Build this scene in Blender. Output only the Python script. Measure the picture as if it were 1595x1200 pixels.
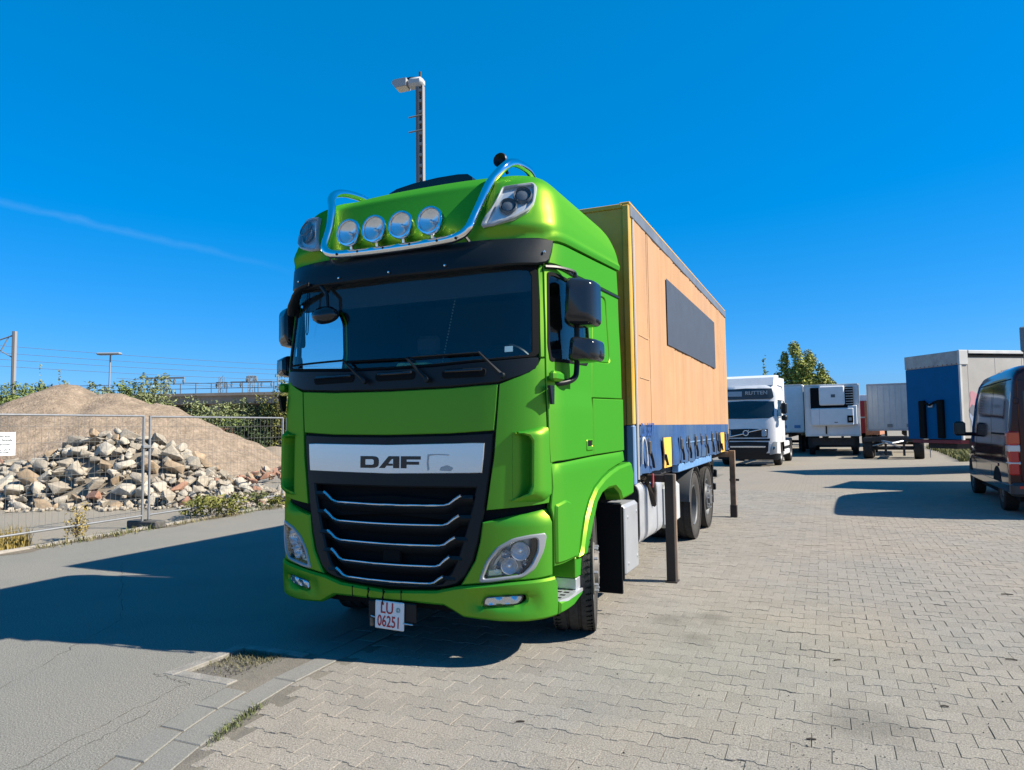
import bpy, bmesh, math, random
from mathutils import Vector, Matrix, geometry
rnd = random.Random(7)
D2R = math.radians
for o in list(bpy.data.objects): bpy.data.objects.remove(o)
SC = bpy.context.scene
COL = SC.collection

# ------------------------------------------------------------------ camera
CAM = Vector((3.025, -4.36, 1.695)); YAW, PIT, ROL, FPX = .414, .0603, -.0138, 1101.9
fw = Vector((-math.sin(YAW)*math.cos(PIT), math.cos(YAW)*math.cos(PIT), math.sin(PIT)))
rt = Vector((math.cos(YAW), math.sin(YAW), 0)); upv = rt.cross(fw)
cr = math.cos(ROL)*rt + math.sin(ROL)*upv; cu = -math.sin(ROL)*rt + math.cos(ROL)*upv
cam = bpy.data.objects.new('camera', bpy.data.cameras.new('camera')); COL.objects.link(cam)
cam.matrix_world = Matrix(((cr.x, cu.x, -fw.x, CAM.x), (cr.y, cu.y, -fw.y, CAM.y), (cr.z, cu.z, -fw.z, CAM.z), (0, 0, 0, 1)))
cam.data.sensor_fit = 'HORIZONTAL'; cam.data.sensor_width = 36.0; cam.data.lens = 36.0*FPX/1595.0
cam.data.clip_start = .05; cam.data.clip_end = 6000
SC.camera = cam

# ------------------------------------------------------------------ sky, sun, exposure
SUN = Vector((.751, .157, .642)).normalized()
W = bpy.data.worlds.new('World'); SC.world = W; W.use_nodes = True
wn = W.node_tree.nodes; wl = W.node_tree.links; wn.clear()
wo = wn.new('ShaderNodeOutputWorld'); bg = wn.new('ShaderNodeBackground'); sky = wn.new('ShaderNodeTexSky')
sky.sky_type = 'NISHITA'; sky.sun_disc = False; sky.sun_elevation = math.asin(SUN.z); sky.sun_rotation = math.atan2(SUN.x, SUN.y)
sky.altitude = 100; sky.air_density = 1.0; sky.dust_density = .25; sky.ozone_density = 3.0
hs = wn.new('ShaderNodeHueSaturation'); hs.inputs['Saturation'].default_value = 1.42; hs.inputs['Hue'].default_value = .485
hs.inputs['Value'].default_value = 1.0
wl.new(sky.outputs[0], hs.inputs['Color'])
# one thin contrail low in the western sky, part of the sky everywhere it is seen from
ctc = wn.new('ShaderNodeTexCoord')
def vdot(v, a):
    n = wn.new('ShaderNodeVectorMath'); n.operation = 'DOT_PRODUCT'; wl.new(v, n.inputs[0]); n.inputs[1].default_value = a; return n.outputs['Value']
def wmath(op, a, b=None, clamp=False):
    n = wn.new('ShaderNodeMath'); n.operation = op; n.use_clamp = clamp
    for i, q in enumerate((a, b)):
        if q is None: continue
        if isinstance(q, (int, float)): n.inputs[i].default_value = q
        else: wl.new(q, n.inputs[i])
    return n.outputs[0]
def pixdir(x, y): return (fw*FPX + cr*(x-797.5) - cu*(y-600)).normalized()
ca, cb = pixdir(-60, 298), pixdir(420, 415); cn = ca.cross(cb).normalized(); ct = (cb-ca).normalized()
wz = wn.new('ShaderNodeTexNoise'); wz.inputs['Scale'].default_value = 22; wz.inputs['Detail'].default_value = 5; wl.new(ctc.outputs['Generated'], wz.inputs['Vector'])
dd = wmath('ABSOLUTE', wmath('ADD', vdot(ctc.outputs['Generated'], cn), wmath('MULTIPLY', wmath('SUBTRACT', wz.outputs['Fac'], .5), .016)))
band = wmath('SUBTRACT', 1.0, wmath('DIVIDE', dd, .006), True)
al = vdot(ctc.outputs['Generated'], ct); a0 = ca.dot(ct); a1 = cb.dot(ct)
fade = wmath('MULTIPLY', wmath('DIVIDE', wmath('SUBTRACT', a1+.05, al), .22, True), wmath('MULTIPLY', band, wz.outputs['Fac']))
fwd = wmath('GREATER_THAN', vdot(ctc.outputs['Generated'], ca), .6)
cf = wmath('MULTIPLY', wmath('MULTIPLY', fade, fwd), .15)
# colour response of the phone camera: deep azure overhead, pale blue (not green) low down
sep = wn.new('ShaderNodeSeparateColor'); wl.new(hs.outputs[0], sep.inputs[0]); K = 8.0
rr_ = wmath('MULTIPLY', wmath('MAXIMUM', wmath('SUBTRACT', wmath('DIVIDE', sep.outputs[0], K), .05), .0), .37*K)
gg_ = wmath('MULTIPLY', wmath('ADD', wmath('MULTIPLY', wmath('DIVIDE', sep.outputs[1], K), .47), .155), K)
bb_ = wmath('MULTIPLY', wmath('POWER', wmath('DIVIDE', sep.outputs[2], K), .62), 1.16*K)
com = wn.new('ShaderNodeCombineColor')
for i_, q_ in enumerate((rr_, gg_, bb_)): wl.new(q_, com.inputs[i_])
cm = wn.new('ShaderNodeMixRGB'); wl.new(cf, cm.inputs[0]); wl.new(com.outputs[0], cm.inputs[1]); cm.inputs[2].default_value = (4.0, 6.2, 8.2, 1)
wl.new(cm.outputs[0], bg.inputs['Color']); bg.inputs['Strength'].default_value = .0575
wl.new(bg.outputs[0], wo.inputs['Surface'])
sl = bpy.data.lights.new('sun', 'SUN'); sl.energy = 5.0; sl.angle = D2R(.53); sl.color = (1.0, .91, .77)
so = bpy.data.objects.new('sun', sl); COL.objects.link(so); so.rotation_euler = SUN.to_track_quat('Z', 'Y').to_euler(); so.location = (20, 5, 20)
vs = SC.view_settings; vs.view_transform = 'Standard'; vs.look = 'None'; vs.exposure = 1.12; vs.gamma = 1; vs.use_curve_mapping = False
SC.render.engine = 'CYCLES'; SC.cycles.max_bounces = 8; SC.cycles.transparent_max_bounces = 16

# ------------------------------------------------------------------ materials
MATS = {}
def mat(name, col, rough=.6, metal=0., spec=.5, coat=0., noise=0., nscale=8., bump=0., bscale=60., isl=0., obr=0., emit=None, col2=None, crough=.05):
    if name in MATS: return MATS[name]
    m = bpy.data.materials.new(name); m.use_nodes = True; nt = m.node_tree; b = nt.nodes['Principled BSDF']
    c = (*col, 1)
    b.inputs['Base Color'].default_value = c; b.inputs['Roughness'].default_value = rough; b.inputs['Metallic'].default_value = metal
    b.inputs['Specular IOR Level'].default_value = spec; b.inputs['Coat Weight'].default_value = coat; b.inputs['Coat Roughness'].default_value = crough
    last = None
    tc = nt.nodes.new('ShaderNodeTexCoord')
    if noise or isl or obr:
        val = None
        if noise:
            n = nt.nodes.new('ShaderNodeTexNoise'); n.inputs['Scale'].default_value = nscale; n.inputs['Detail'].default_value = 6; n.inputs['Roughness'].default_value = .65
            nt.links.new(tc.outputs['Object'], n.inputs['Vector'])
            mr = nt.nodes.new('ShaderNodeMapRange'); mr.inputs[1].default_value = .3; mr.inputs[2].default_value = .7
            mr.inputs[3].default_value = 1-noise; mr.inputs[4].default_value = 1+noise; nt.links.new(n.outputs['Fac'], mr.inputs[0]); val = mr.outputs[0]
        for amt, node, sock in ((isl, 'ShaderNodeNewGeometry', 'Random Per Island'), (obr, 'ShaderNodeObjectInfo', 'Random')):
            if not amt: continue
            g = nt.nodes.new(node); mr = nt.nodes.new('ShaderNodeMapRange'); mr.inputs[3].default_value = 1-amt; mr.inputs[4].default_value = 1+amt
            nt.links.new(g.outputs[sock], mr.inputs[0])
            if val is None: val = mr.outputs[0]
            else:
                q = nt.nodes.new('ShaderNodeMath'); q.operation = 'MULTIPLY'; nt.links.new(val, q.inputs[0]); nt.links.new(mr.outputs[0], q.inputs[1]); val = q.outputs[0]
        mx = nt.nodes.new('ShaderNodeVectorMath'); mx.operation = 'SCALE'; mx.inputs[0].default_value = col; nt.links.new(val, mx.inputs['Scale'])
        src = mx.outputs[0]
        if col2:
            n2 = nt.nodes.new('ShaderNodeTexNoise'); n2.inputs['Scale'].default_value = nscale*.23; n2.inputs['Detail'].default_value = 4; nt.links.new(tc.outputs['Object'], n2.inputs['Vector'])
            cr_ = nt.nodes.new('ShaderNodeMapRange'); cr_.inputs[1].default_value = .45; cr_.inputs[2].default_value = .65; nt.links.new(n2.outputs['Fac'], cr_.inputs[0])
            mm = nt.nodes.new('ShaderNodeMixRGB'); nt.links.new(cr_.outputs[0], mm.inputs[0]); nt.links.new(src, mm.inputs[1]); mm.inputs[2].default_value = (*col2, 1); src = mm.outputs[0]
        nt.links.new(src, b.inputs['Base Color'])
    if bump:
        n = nt.nodes.new('ShaderNodeTexNoise'); n.inputs['Scale'].default_value = bscale; n.inputs['Detail'].default_value = 4
        nt.links.new(tc.outputs['Object'], n.inputs['Vector']); bp = nt.nodes.new('ShaderNodeBump'); bp.inputs['Strength'].default_value = bump; bp.inputs['Distance'].default_value = .02
        nt.links.new(n.outputs['Fac'], bp.inputs['Height']); nt.links.new(bp.outputs[0], b.inputs['Normal'])
    if emit: b.inputs['Emission Color'].default_value = (*emit, 1); b.inputs['Emission Strength'].default_value = 1
    MATS[name] = m; return m
def glass_mat(name, tint, fr=.068):
    m = bpy.data.materials.new(name); m.use_nodes = True; nt = m.node_tree; nt.nodes.clear()
    out = nt.nodes.new('ShaderNodeOutputMaterial'); mx = nt.nodes.new('ShaderNodeMixShader'); tr = nt.nodes.new('ShaderNodeBsdfTransparent'); gl = nt.nodes.new('ShaderNodeBsdfGlossy'); lw = nt.nodes.new('ShaderNodeLayerWeight'); lw.inputs['Blend'].default_value = .5; pw = nt.nodes.new('ShaderNodeMath'); pw.operation = 'POWER'; pw.inputs[1].default_value = 5
    f = nt.nodes.new('ShaderNodeMapRange'); f.inputs[3].default_value = fr; f.inputs[4].default_value = 1.0; nt.links.new(lw.outputs['Facing'], pw.inputs[0]); nt.links.new(pw.outputs[0], f.inputs[0])
    tr.inputs['Color'].default_value = (*tint, 1); gl.inputs['Roughness'].default_value = .01
    nt.links.new(f.outputs[0], mx.inputs[0]); nt.links.new(tr.outputs[0], mx.inputs[1]); nt.links.new(gl.outputs[0], mx.inputs[2]); nt.links.new(mx.outputs[0], out.inputs['Surface'])
    MATS[name] = m; return m
GREEN = mat('green_metallic_paint', (.016, .195, .018), rough=.5, spec=.0, noise=.03, nscale=700)
g_nt = GREEN.node_tree; g_b = g_nt.nodes['Principled BSDF']; g_o = g_nt.nodes['Material Output']
g_gl = g_nt.nodes.new('ShaderNodeBsdfGlossy'); g_gl.inputs['Color'].default_value = (.62, .80, .10, 1); g_gl.inputs['Roughness'].default_value = .41
g_mx = g_nt.nodes.new('ShaderNodeMixShader'); g_mx.inputs[0].default_value = .19     # the gold flake of the satin wrap
g_nt.links.new(g_b.outputs[0], g_mx.inputs[1]); g_nt.links.new(g_gl.outputs[0], g_mx.inputs[2]); g_nt.links.new(g_mx.outputs[0], g_o.inputs['Surface'])
BLACKP = mat('black_plastic', (.005, .008, .011), rough=.42, spec=.28)
BLACKM = mat('matt_black', (.006, .007, .008), rough=.85, spec=.12)
BLACKG = mat('gloss_black', (.010, .012, .016), rough=.12)
CHROME = mat('chrome', (.78, .79, .81), rough=.07, metal=1)
SILVER = mat('satin_silver', (.64, .67, .71), rough=.2, metal=.92)
GREYM = mat('grey_metal', (.36, .38, .40), rough=.45, metal=.6, noise=.12, nscale=9)
ALU = mat('aluminium', (.62, .65, .69), rough=.42, metal=.75, noise=.1, nscale=6)
RUBBER = mat('rubber', (.030, .029, .028), rough=.9, spec=.15, noise=.3, nscale=14, bump=.25, bscale=120)
GLASS = glass_mat('windscreen_glass', (.74, .86, .90)); LENS = glass_mat('lens_glass', (.93, .95, .96), .05)
YELLOW = mat('yellow_paint', (.50, .28, .022), rough=.5, noise=.16, nscale=5, col2=(.50, .32, .07))
CURT = mat('tan_curtain', (.375, .220, .118), rough=.75, spec=.15, noise=.07, nscale=2.5, col2=(.35, .212, .125))
c_nt = CURT.node_tree; c_b = c_nt.nodes['Principled BSDF']; c_src = c_b.inputs['Base Color'].links[0].from_socket      # vertical streaks of old dirt and faint creases in the tarpaulin
c_tc = c_nt.nodes.new('ShaderNodeTexCoord'); c_mp = c_nt.nodes.new('ShaderNodeMapping'); c_mp.inputs['Scale'].default_value = (1, 3.2, .35); c_nt.links.new(c_tc.outputs['Object'], c_mp.inputs['Vector'])
c_n = c_nt.nodes.new('ShaderNodeTexNoise'); c_n.inputs['Scale'].default_value = 1.3; c_n.inputs['Detail'].default_value = 2.5; c_nt.links.new(c_mp.outputs[0], c_n.inputs['Vector'])
c_r = c_nt.nodes.new('ShaderNodeMapRange'); c_r.inputs[1].default_value = .35; c_r.inputs[2].default_value = .62; c_r.inputs[3].default_value = .93; c_r.inputs[4].default_value = 1.03; c_nt.links.new(c_n.outputs['Fac'], c_r.inputs[0])
c_s = c_nt.nodes.new('ShaderNodeVectorMath'); c_s.operation = 'SCALE'; c_nt.links.new(c_src, c_s.inputs[0]); c_nt.links.new(c_r.outputs[0], c_s.inputs['Scale']); c_nt.links.new(c_s.outputs[0], c_b.inputs['Base Color'])
c_bp = c_nt.nodes.new('ShaderNodeBump'); c_bp.inputs['Strength'].default_value = .35; c_bp.inputs['Distance'].default_value = .02; c_nt.links.new(c_n.outputs['Fac'], c_bp.inputs['Height']); c_nt.links.new(c_bp.outputs[0], c_b.inputs['Normal'])
CURTB = mat('blue_curtain', (.016, .062, .175), rough=.55, noise=.2, nscale=5, col2=(.040, .085, .16))
PATCH = mat('slate_patch', (.034, .045, .066), rough=.65, noise=.12, nscale=4)
RUST = mat('rusty_steel', (.020, .017, .016), rough=.7, noise=.4, nscale=7, col2=(.035, .024, .018))
RUST2 = mat('worn_rusty_steel', (.20, .135, .09), rough=.85, noise=.3, nscale=9, col2=(.06, .04, .03))
WHITEP = mat('white_paint', (.62, .63, .64), rough=.35, coat=.2, noise=.06, nscale=3)
WHITED = mat('dirty_white', (.60, .60, .58), rough=.6, noise=.12, nscale=2.5, col2=(.47, .46, .43))
DARKG = mat('dark_glass', (.012, .02, .026), rough=.06, spec=.7)
CHASS = mat('chassis_black', (.022, .022, .023), rough=.7, noise=.4, nscale=8)
CONC = mat('concrete', (.30, .28, .25), rough=.9, noise=.18, nscale=12, bump=.4, bscale=90)
INTER = mat('cab_interior', (.035, .036, .04), rough=.8)
REDL = mat('red_lens', (.45, .012, .012), rough=.2, coat=.5)

# ------------------------------------------------------------------ mesh helpers
def prop(o, label=None, cat=None, group=None, kind=None):
    if label: o['label'] = label
    if cat: o['category'] = cat
    if group: o['group'] = group
    if kind: o['kind'] = kind
    return o
def thing(name, label, cat, loc=(0, 0, 0), rz=0., group=None):
    o = bpy.data.objects.new(name, None); COL.objects.link(o); o.location = loc; o.rotation_euler = (0, 0, rz); o.empty_display_size = .2
    return prop(o, label, cat, group)
def link(name, me, parent=None, loc=None, rot=None):
    o = bpy.data.objects.new(name, me); COL.objects.link(o); o.parent = parent
    if loc: o.location = loc
    if rot: o.rotation_euler = rot
    return o
def copy_tree(o, parent=None):
    c = o.copy(); COL.objects.link(c); c.parent = parent
    for ch in [q for q in o.children]: copy_tree(ch, c)
    return c
class MB:
    def __init__(s): s.v = []; s.f = []; s.mi = []
    def add(s, v, f, mi=0):
        n = len(s.v); s.v += [tuple(q) for q in v]; s.f += [tuple(i+n for i in q) for q in f]; s.mi += [mi]*len(f); return s
    def box(s, c, d, bev=0., M=None, mi=0):
        hx, hy, hz = d[0]/2, d[1]/2, d[2]/2; V = []; Fc = []
        if bev <= 0:
            V = [(x*hx, y*hy, z*hz) for x in (-1, 1) for y in (-1, 1) for z in (-1, 1)]
            Fc = [(0, 1, 3, 2), (4, 6, 7, 5), (0, 4, 5, 1), (2, 3, 7, 6), (0, 2, 6, 4), (1, 5, 7, 3)]
        else:
            b = min(bev, hx*.95, hy*.95, hz*.95); ix = {}
            for x in (-1, 1):
                for y in (-1, 1):
                    for z in (-1, 1):
                        for a in range(3):
                            p = [x*(hx-b), y*(hy-b), z*(hz-b)]; p[a] = (x*hx, y*hy, z*hz)[a]; ix[(x, y, z, a)] = len(V); V.append(tuple(p))
            def q(pts, out):
                P = [Vector(V[i]) for i in pts]; n = (P[1]-P[0]).cross(P[2]-P[0]); Fc.append(tuple(pts) if n.dot(Vector(out)) > 0 else tuple(reversed(pts)))
            for a in range(3):
                b1, b2 = (a+1) % 3, (a+2) % 3
                for sg in (-1, 1):
                    pts = []
                    for u, w in ((-1, -1), (1, -1), (1, 1), (-1, 1)):
                        k = [0, 0, 0]; k[a] = sg; k[b1] = u; k[b2] = w; pts.append(ix[(*k, a)])
                    o = [0, 0, 0]; o[a] = sg; q(pts, o)
                for u in (-1, 1):
                    for w in (-1, 1):
                        pts = []; o = [0, 0, 0]; o[b1] = u; o[b2] = w
                        for sg, ax in ((-1, b1), (1, b1), (1, b2), (-1, b2)):
                            k = [0, 0, 0]; k[a] = sg; k[b1] = u; k[b2] = w; pts.append(ix[(*k, ax)])
                        q(pts, o)
            for x in (-1, 1):
                for y in (-1, 1):
                    for z in (-1, 1): q([ix[(x, y, z, a)] for a in range(3)], (x, y, z))
        if M: V = [tuple(M @ Vector(p)) for p in V]
        return s.add([(p[0]+c[0], p[1]+c[1], p[2]+c[2]) for p in V], Fc, mi)
    def ex(s, x0, x1, y0, y1, z0, z1, bev=0., mi=0):
        return s.box(((x0+x1)/2, (y0+y1)/2, (z0+z1)/2), (abs(x1-x0), abs(y1-y0), abs(z1-z0)), bev, None, mi)
    def tube(s, path, r, n=8, cap=True, mi=0, flat=1.0):
        P = [Vector(p) for p in path]; rings = []; up = None
        for i, p in enumerate(P):
            t = (P[min(i+1, len(P)-1)]-P[max(i-1, 0)]).normalized()
            if up is None: up = Vector((0, 0, 1)) if abs(t.z) < .9 else Vector((1, 0, 0))
            a = t.cross(up)
            if a.length < 1e-4: a = t.cross(Vector((0, 1, 0)))
            a.normalize(); b = a.cross(t).normalized(); up = b
            rr = r[i] if isinstance(r, (list, tuple)) else r
            rings.append([p+a*math.cos(k*2*math.pi/n)*rr+b*math.sin(k*2*math.pi/n)*rr*flat for k in range(n)])
        V = [tuple(q) for ring in rings for q in ring]; Fc = []
        for i in range(len(P)-1):
            for k in range(n): Fc.append((i*n+k, i*n+(k+1) % n, (i+1)*n+(k+1) % n, (i+1)*n+k))
        if cap: Fc.append(tuple(range(n-1, -1, -1))); Fc.append(tuple((len(P)-1)*n+k for k in range(n)))
        return s.add(V, Fc, mi)
    def lathe(s, prof, c=(0, 0, 0), axis='x', n=32, mi=0, a0=0., a1=2*math.pi, M=None):
        full = abs(a1-a0-2*math.pi) < 1e-6; m = n if full else n+1; V = []; Fc = []
        for (r, h) in prof:
            for k in range(m):
                a = a0+(a1-a0)*k/n; u, w = r*math.cos(a), r*math.sin(a)
                p = (h, u, w) if axis == 'x' else ((u, h, w) if axis == 'y' else (u, w, h))
                if M: p = tuple(M @ Vector(p))
                V.append((p[0]+c[0], p[1]+c[1], p[2]+c[2]))
        for i in range(len(prof)-1):
            for k in range(n if full else n):
                k2 = (k+1) % m if full else k+1; Fc.append((i*m+k, i*m+k2, (i+1)*m+k2, (i+1)*m+k))
        return s.add(V, Fc, mi)
    def prism(s, poly, axis, a0, a1, mi=0):
        n = len(poly)
        def P(p, a): return (a, p[0], p[1]) if axis == 'x' else ((p[0], a, p[1]) if axis == 'y' else (p[0], p[1], a))
        V = [P(p, a0) for p in poly]+[P(p, a1) for p in poly]
        Fc = [tuple(range(n)), tuple(range(2*n-1, n-1, -1))]+[(i, i+n, (i+1) % n+n, (i+1) % n) for i in range(n)]
        return s.add(V, Fc, mi)
    def mesh(s, name, mats, smooth=None, recalc=True):
        me = bpy.data.meshes.new(name); me.from_pydata(s.v, [], s.f)
        for m in (mats if isinstance(mats, (list, tuple)) else [mats]): me.materials.append(m)
        if any(s.mi): me.polygons.foreach_set('material_index', s.mi)
        if recalc:
            bm = bmesh.new(); bm.from_mesh(me); bmesh.ops.recalc_face_normals(bm, faces=bm.faces); bm.to_mesh(me); bm.free()
        if smooth is not None:
            me.polygons.foreach_set('use_smooth', [True]*len(me.polygons)); me.set_sharp_from_angle(angle=D2R(smooth))
        me.update(); return me
    def obj(s, name, mats, parent=None, smooth=None, loc=None, rot=None, recalc=True):
        return link(name, s.mesh(name, mats, smooth, recalc), parent, loc, rot)
def B(name, m, parent, x0, x1, y0, y1, z0, z1, bev=.008): return MB().ex(x0, x1, y0, y1, z0, z1, bev).obj(name, m, parent)
def text(name, s, size, m, parent, M, sx=1., ext=.0015, bold=0., align='CENTER'):
    cu_ = bpy.data.curves.new(name, 'FONT'); cu_.body = s; cu_.size = size; cu_.extrude = ext; cu_.offset = bold; cu_.align_x = align; cu_.align_y = 'CENTER'; cu_.resolution_u = 3
    t = bpy.data.objects.new('tmp', cu_); COL.objects.link(t); bpy.context.view_layer.update()
    me = bpy.data.meshes.new_from_object(t.evaluated_get(bpy.context.evaluated_depsgraph_get())); bpy.data.objects.remove(t)
    me.transform(M @ Matrix.Diagonal((sx, 1, 1, 1))); me.materials.clear(); me.materials.append(m); return link(name, me, parent)
def roundpoly(P, r, n=4, skip=()):
    o = []
    L = len(P)
    for i, p in enumerate(P):
        a, b = Vector(P[i-1]), Vector(P[(i+1) % L]); p = Vector(p); u, w = a-p, b-p; k = min(r, u.length*.45, w.length*.45)
        if i in skip or k < 1e-4: o.append(tuple(p)); continue
        u.normalize(); w.normalize(); s0, s1 = p+u*k, p+w*k
        for j in range(n+1):
            t = j/n; o.append(tuple(s0*(1-t)**2+p*2*t*(1-t)+s1*t*t))
    return o
def inpoly(p, P):
    c = False; j = len(P)-1
    for i in range(len(P)):
        if (P[i][1] > p[1]) != (P[j][1] > p[1]) and p[0] < (P[j][0]-P[i][0])*(p[1]-P[i][1])/(P[j][1]-P[i][1])+P[i][0]: c = not c
        j = i
    return c
def dist2poly(p, P):
    d = 9.
    for i in range(len(P)):
        a, b = Vector(P[i-1]), Vector(P[i]); q = Vector(p); e = b-a; t = max(0, min(1, (q-a).dot(e)/max(e.length_squared, 1e-9))); d = min(d, (q-a-e*t).length)
    return d
def dens(P, h, closed=True):
    o = []
    L = len(P)
    for i in range(L if closed else L-1):
        a, b = Vector(P[i]), Vector(P[(i+1) % L]); k = max(1, int((b-a).length/h+.5)); o += [tuple(a.lerp(b, j/k)) for j in range(k)]
    if not closed: o.append(tuple(P[-1]))
    return o
class Surf:
    def __init__(s, F, N): s.F = F; s.N = N
def panel(name, poly, m, parent, off=0., th=.02, holes=(), h=.06, bev=.006, prof=None, S=None, smooth=35):
    """a sheet-metal panel: outline on the body surface, bevelled edge, returned inwards by th"""
    S = S or CAB
    area = sum(poly[i-1][0]*poly[i][1]-poly[i][0]*poly[i-1][1] for i in range(len(poly)))
    if area < 0: poly = list(reversed(poly))
    poly = dens(poly, h); V = []; E = []; lev = []; loops = []
    def addloop(L, lv):
        n = len(V); V.extend(L); lev.extend([lv]*len(L)); E.extend([(n+i, n+(i+1) % len(L)) for i in range(len(L))]); return list(range(n, n+len(L)))
    def inset(L, d, sign):
        o = []
        for i in range(len(L)):
            a, p, b = Vector(L[i-1]), Vector(L[i]), Vector(L[(i+1) % len(L)]); t1 = (p-a).normalized(); t2 = (b-p).normalized(); n1 = Vector((-t1.y, t1.x)); n2 = Vector((-t2.y, t2.x)); n = n1+n2
            n = n.normalized() if n.length > 1e-4 else n1
            o.append(tuple(p+n*sign*d/max(.5, n.dot(n1))))
        return o
    loops.append(addloop(poly, -bev)); addloop(inset(poly, bev, 1), 0.)
    hp = []
    for H in holes:
        ar = sum(H[i-1][0]*H[i][1]-H[i][0]*H[i-1][1] for i in range(len(H)))
        if ar < 0: H = list(reversed(H))
        H = dens(H, h); hp.append(H); loops.append(list(reversed(addloop(H, -bev)))); addloop(inset(H, bev, -1), 0.)
    x0, x1 = min(p[0] for p in poly), max(p[0] for p in poly); z0, z1 = min(p[1] for p in poly), max(p[1] for p in poly)
    i = 0; z = z0+h/2
    while z < z1:
        x = x0+h/2+(h/2 if i % 2 else 0)
        while x < x1:
            if inpoly((x, z), poly) and dist2poly((x, z), poly) > max(bev*1.6, h*.35) and all((not inpoly((x, z), H)) and dist2poly((x, z), H) > max(bev*1.6, h*.35) for H in hp):
                V.append((x, z)); lev.append(0.)
            x += h
        z += h*.87; i += 1
    r = geometry.delaunay_2d_cdt([Vector(v) for v in V], E, [list(loops[0])], 1, 1e-6)
    nv, nf, ov = r[0], r[2], r[3]
    lv = [lev[o[0]] if o else 0. for o in ov]
    pts = []; inn = []
    for p, l in zip(nv, lv):
        P = Vector(S.F(p.x, p.y)); n = Vector(S.N(p.x, p.y)); o = off+l+(prof(p.x, p.y) if prof else 0); pts.append(P+n*o); inn.append(P+n*(off-th))
    fs = []
    for f in nf:
        c = (sum(nv[i].x for i in f)/3, sum(nv[i].y for i in f)/3)
        if any(inpoly(c, H) for H in hp): continue
        fs.append(tuple(f))
    # winding: outward
    def outward(f):
        a, b, c = (pts[i] for i in f[:3]); n = (b-a).cross(c-a); k = nv[f[0]]; return n.dot(Vector(S.N(k.x, k.y))) > 0
    fs = [f if outward(f) else tuple(reversed(f)) for f in fs]
    ed = {}
    for f in fs:
        for i in range(len(f)): ed[(f[i], f[(i+1) % len(f)])] = 1
    mb = MB(); mb.add(pts, fs)
    bd = [e for e in ed if (e[1], e[0]) not in ed]; mp = {}
    for e in bd:
        for k in e:
            if k not in mp: mp[k] = len(mb.v); mb.v.append(tuple(inn[k]))
    for a, b in bd: mb.f.append((b, a, mp[a], mp[b])); mb.mi.append(0)
    return mb.obj(name, m, parent, smooth, recalc=False)
def mir(P, sd): return [(sd*p[0], p[1]) for p in P]
def sym(half): return list(half)+[(-p[0], p[1]) for p in reversed(half) if abs(p[0]) > 1e-6]
# ---- cab surface -------------------------------------------------------
def sst(x,a,b):
    t=min(1.0,max(0.0,(x-a)/(b-a))); return t*t*(3-2*t)
def herm(tab,x):
    n=len(tab)
    if x<=tab[0][0]: return tab[0][1]
    if x>=tab[-1][0]: return tab[-1][1]
    i=0
    while tab[i+1][0]<x: i+=1
    def d(k): return (tab[k+1][1]-tab[k][1])/(tab[k+1][0]-tab[k][0])
    def m(k):
        if k==0: return d(0)
        if k==n-1: return d(n-2)
        a,b=d(k-1),d(k)
        if a*b<=0: return 0.0
        return 2*a*b/(a+b)
    x0,y0=tab[i]; x1,y1=tab[i+1]; h=x1-x0; t=(x-x0)/h
    return ((2*t**3-3*t*t+1)*y0+(t**3-2*t*t+t)*h*m(i)+(-2*t**3+3*t*t)*y1+(t**3-t*t)*h*m(i+1))
YF=[(.2,.20),(.35,.165),(.55,.155),(.95,.16),(1.65,.175),(2.05,.185),(2.2,.195),(2.85,.28),(3.05,.29),(3.15,.30),(3.35,.375),(3.54,.455),(3.585,.475),(3.615,.515),(3.69,.645),(3.79,.88),(3.86,1.2),(3.9,1.7)]
WW=[(.2,1.21),(.35,1.235),(.55,1.245),(.95,1.25),(2.2,1.25),(2.85,1.235),(3.15,1.235),(3.35,1.22),(3.5,1.18),(3.62,1.1),(3.72,.98),(3.82,.80),(3.88,.6),(3.9,.3)]
YB=[(.2,2.3),(3.2,2.3),(3.4,2.28),(3.6,2.22),(3.75,2.12),(3.85,2.0),(3.9,1.9)]
_K=[(0,0),(.2,.003),(.4,.012),(.6,.03),(.75,.052),(.88,.083),(1.0,.126),(1.09,.175),(1.155,.228),(1.203,.3),(1.23,.39),(1.24,.52),(1.24,.8),(1.24,1.1),(1.24,1.5),(1.24,1.9),(1.24,2.15)]
def _dense():
    P=[]; K=[(-_K[1][0],_K[1][1])]+_K+[(1.24,2.5)]
    for i in range(1,len(K)-2):
        for j in range(8):
            t=j/8; p=[]
            for c in (0,1):
                a,b,cc,d=K[i-1][c],K[i][c],K[i+1][c],K[i+2][c]
                p.append(.5*((2*b)+(-a+cc)*t+(2*a-5*b+4*cc-d)*t*t+(-a+3*b-3*cc+d)*t**3))
            P.append(tuple(p))
    P.append(_K[-1]); S=[0.0]
    for a,b in zip(P,P[1:]): S.append(S[-1]+math.hypot(b[0]-a[0],b[1]-a[1]))
    return P,S
_P,_S=_dense(); SMAX=_S[-1]
def contour(s):
    if abs(s)>SMAX: return math.copysign(1.24,s),2.15+abs(s)-SMAX
    a=abs(s); lo,hi=0,len(_S)-1
    while hi-lo>1:
        m=(lo+hi)//2
        if _S[m]<=a: lo=m
        else: hi=m
    t=(a-_S[lo])/(_S[hi]-_S[lo]); x=_P[lo][0]+t*(_P[hi][0]-_P[lo][0]); y=_P[lo][1]+t*(_P[hi][1]-_P[lo][1])
    return (x if s>=0 else -x),y
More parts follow.
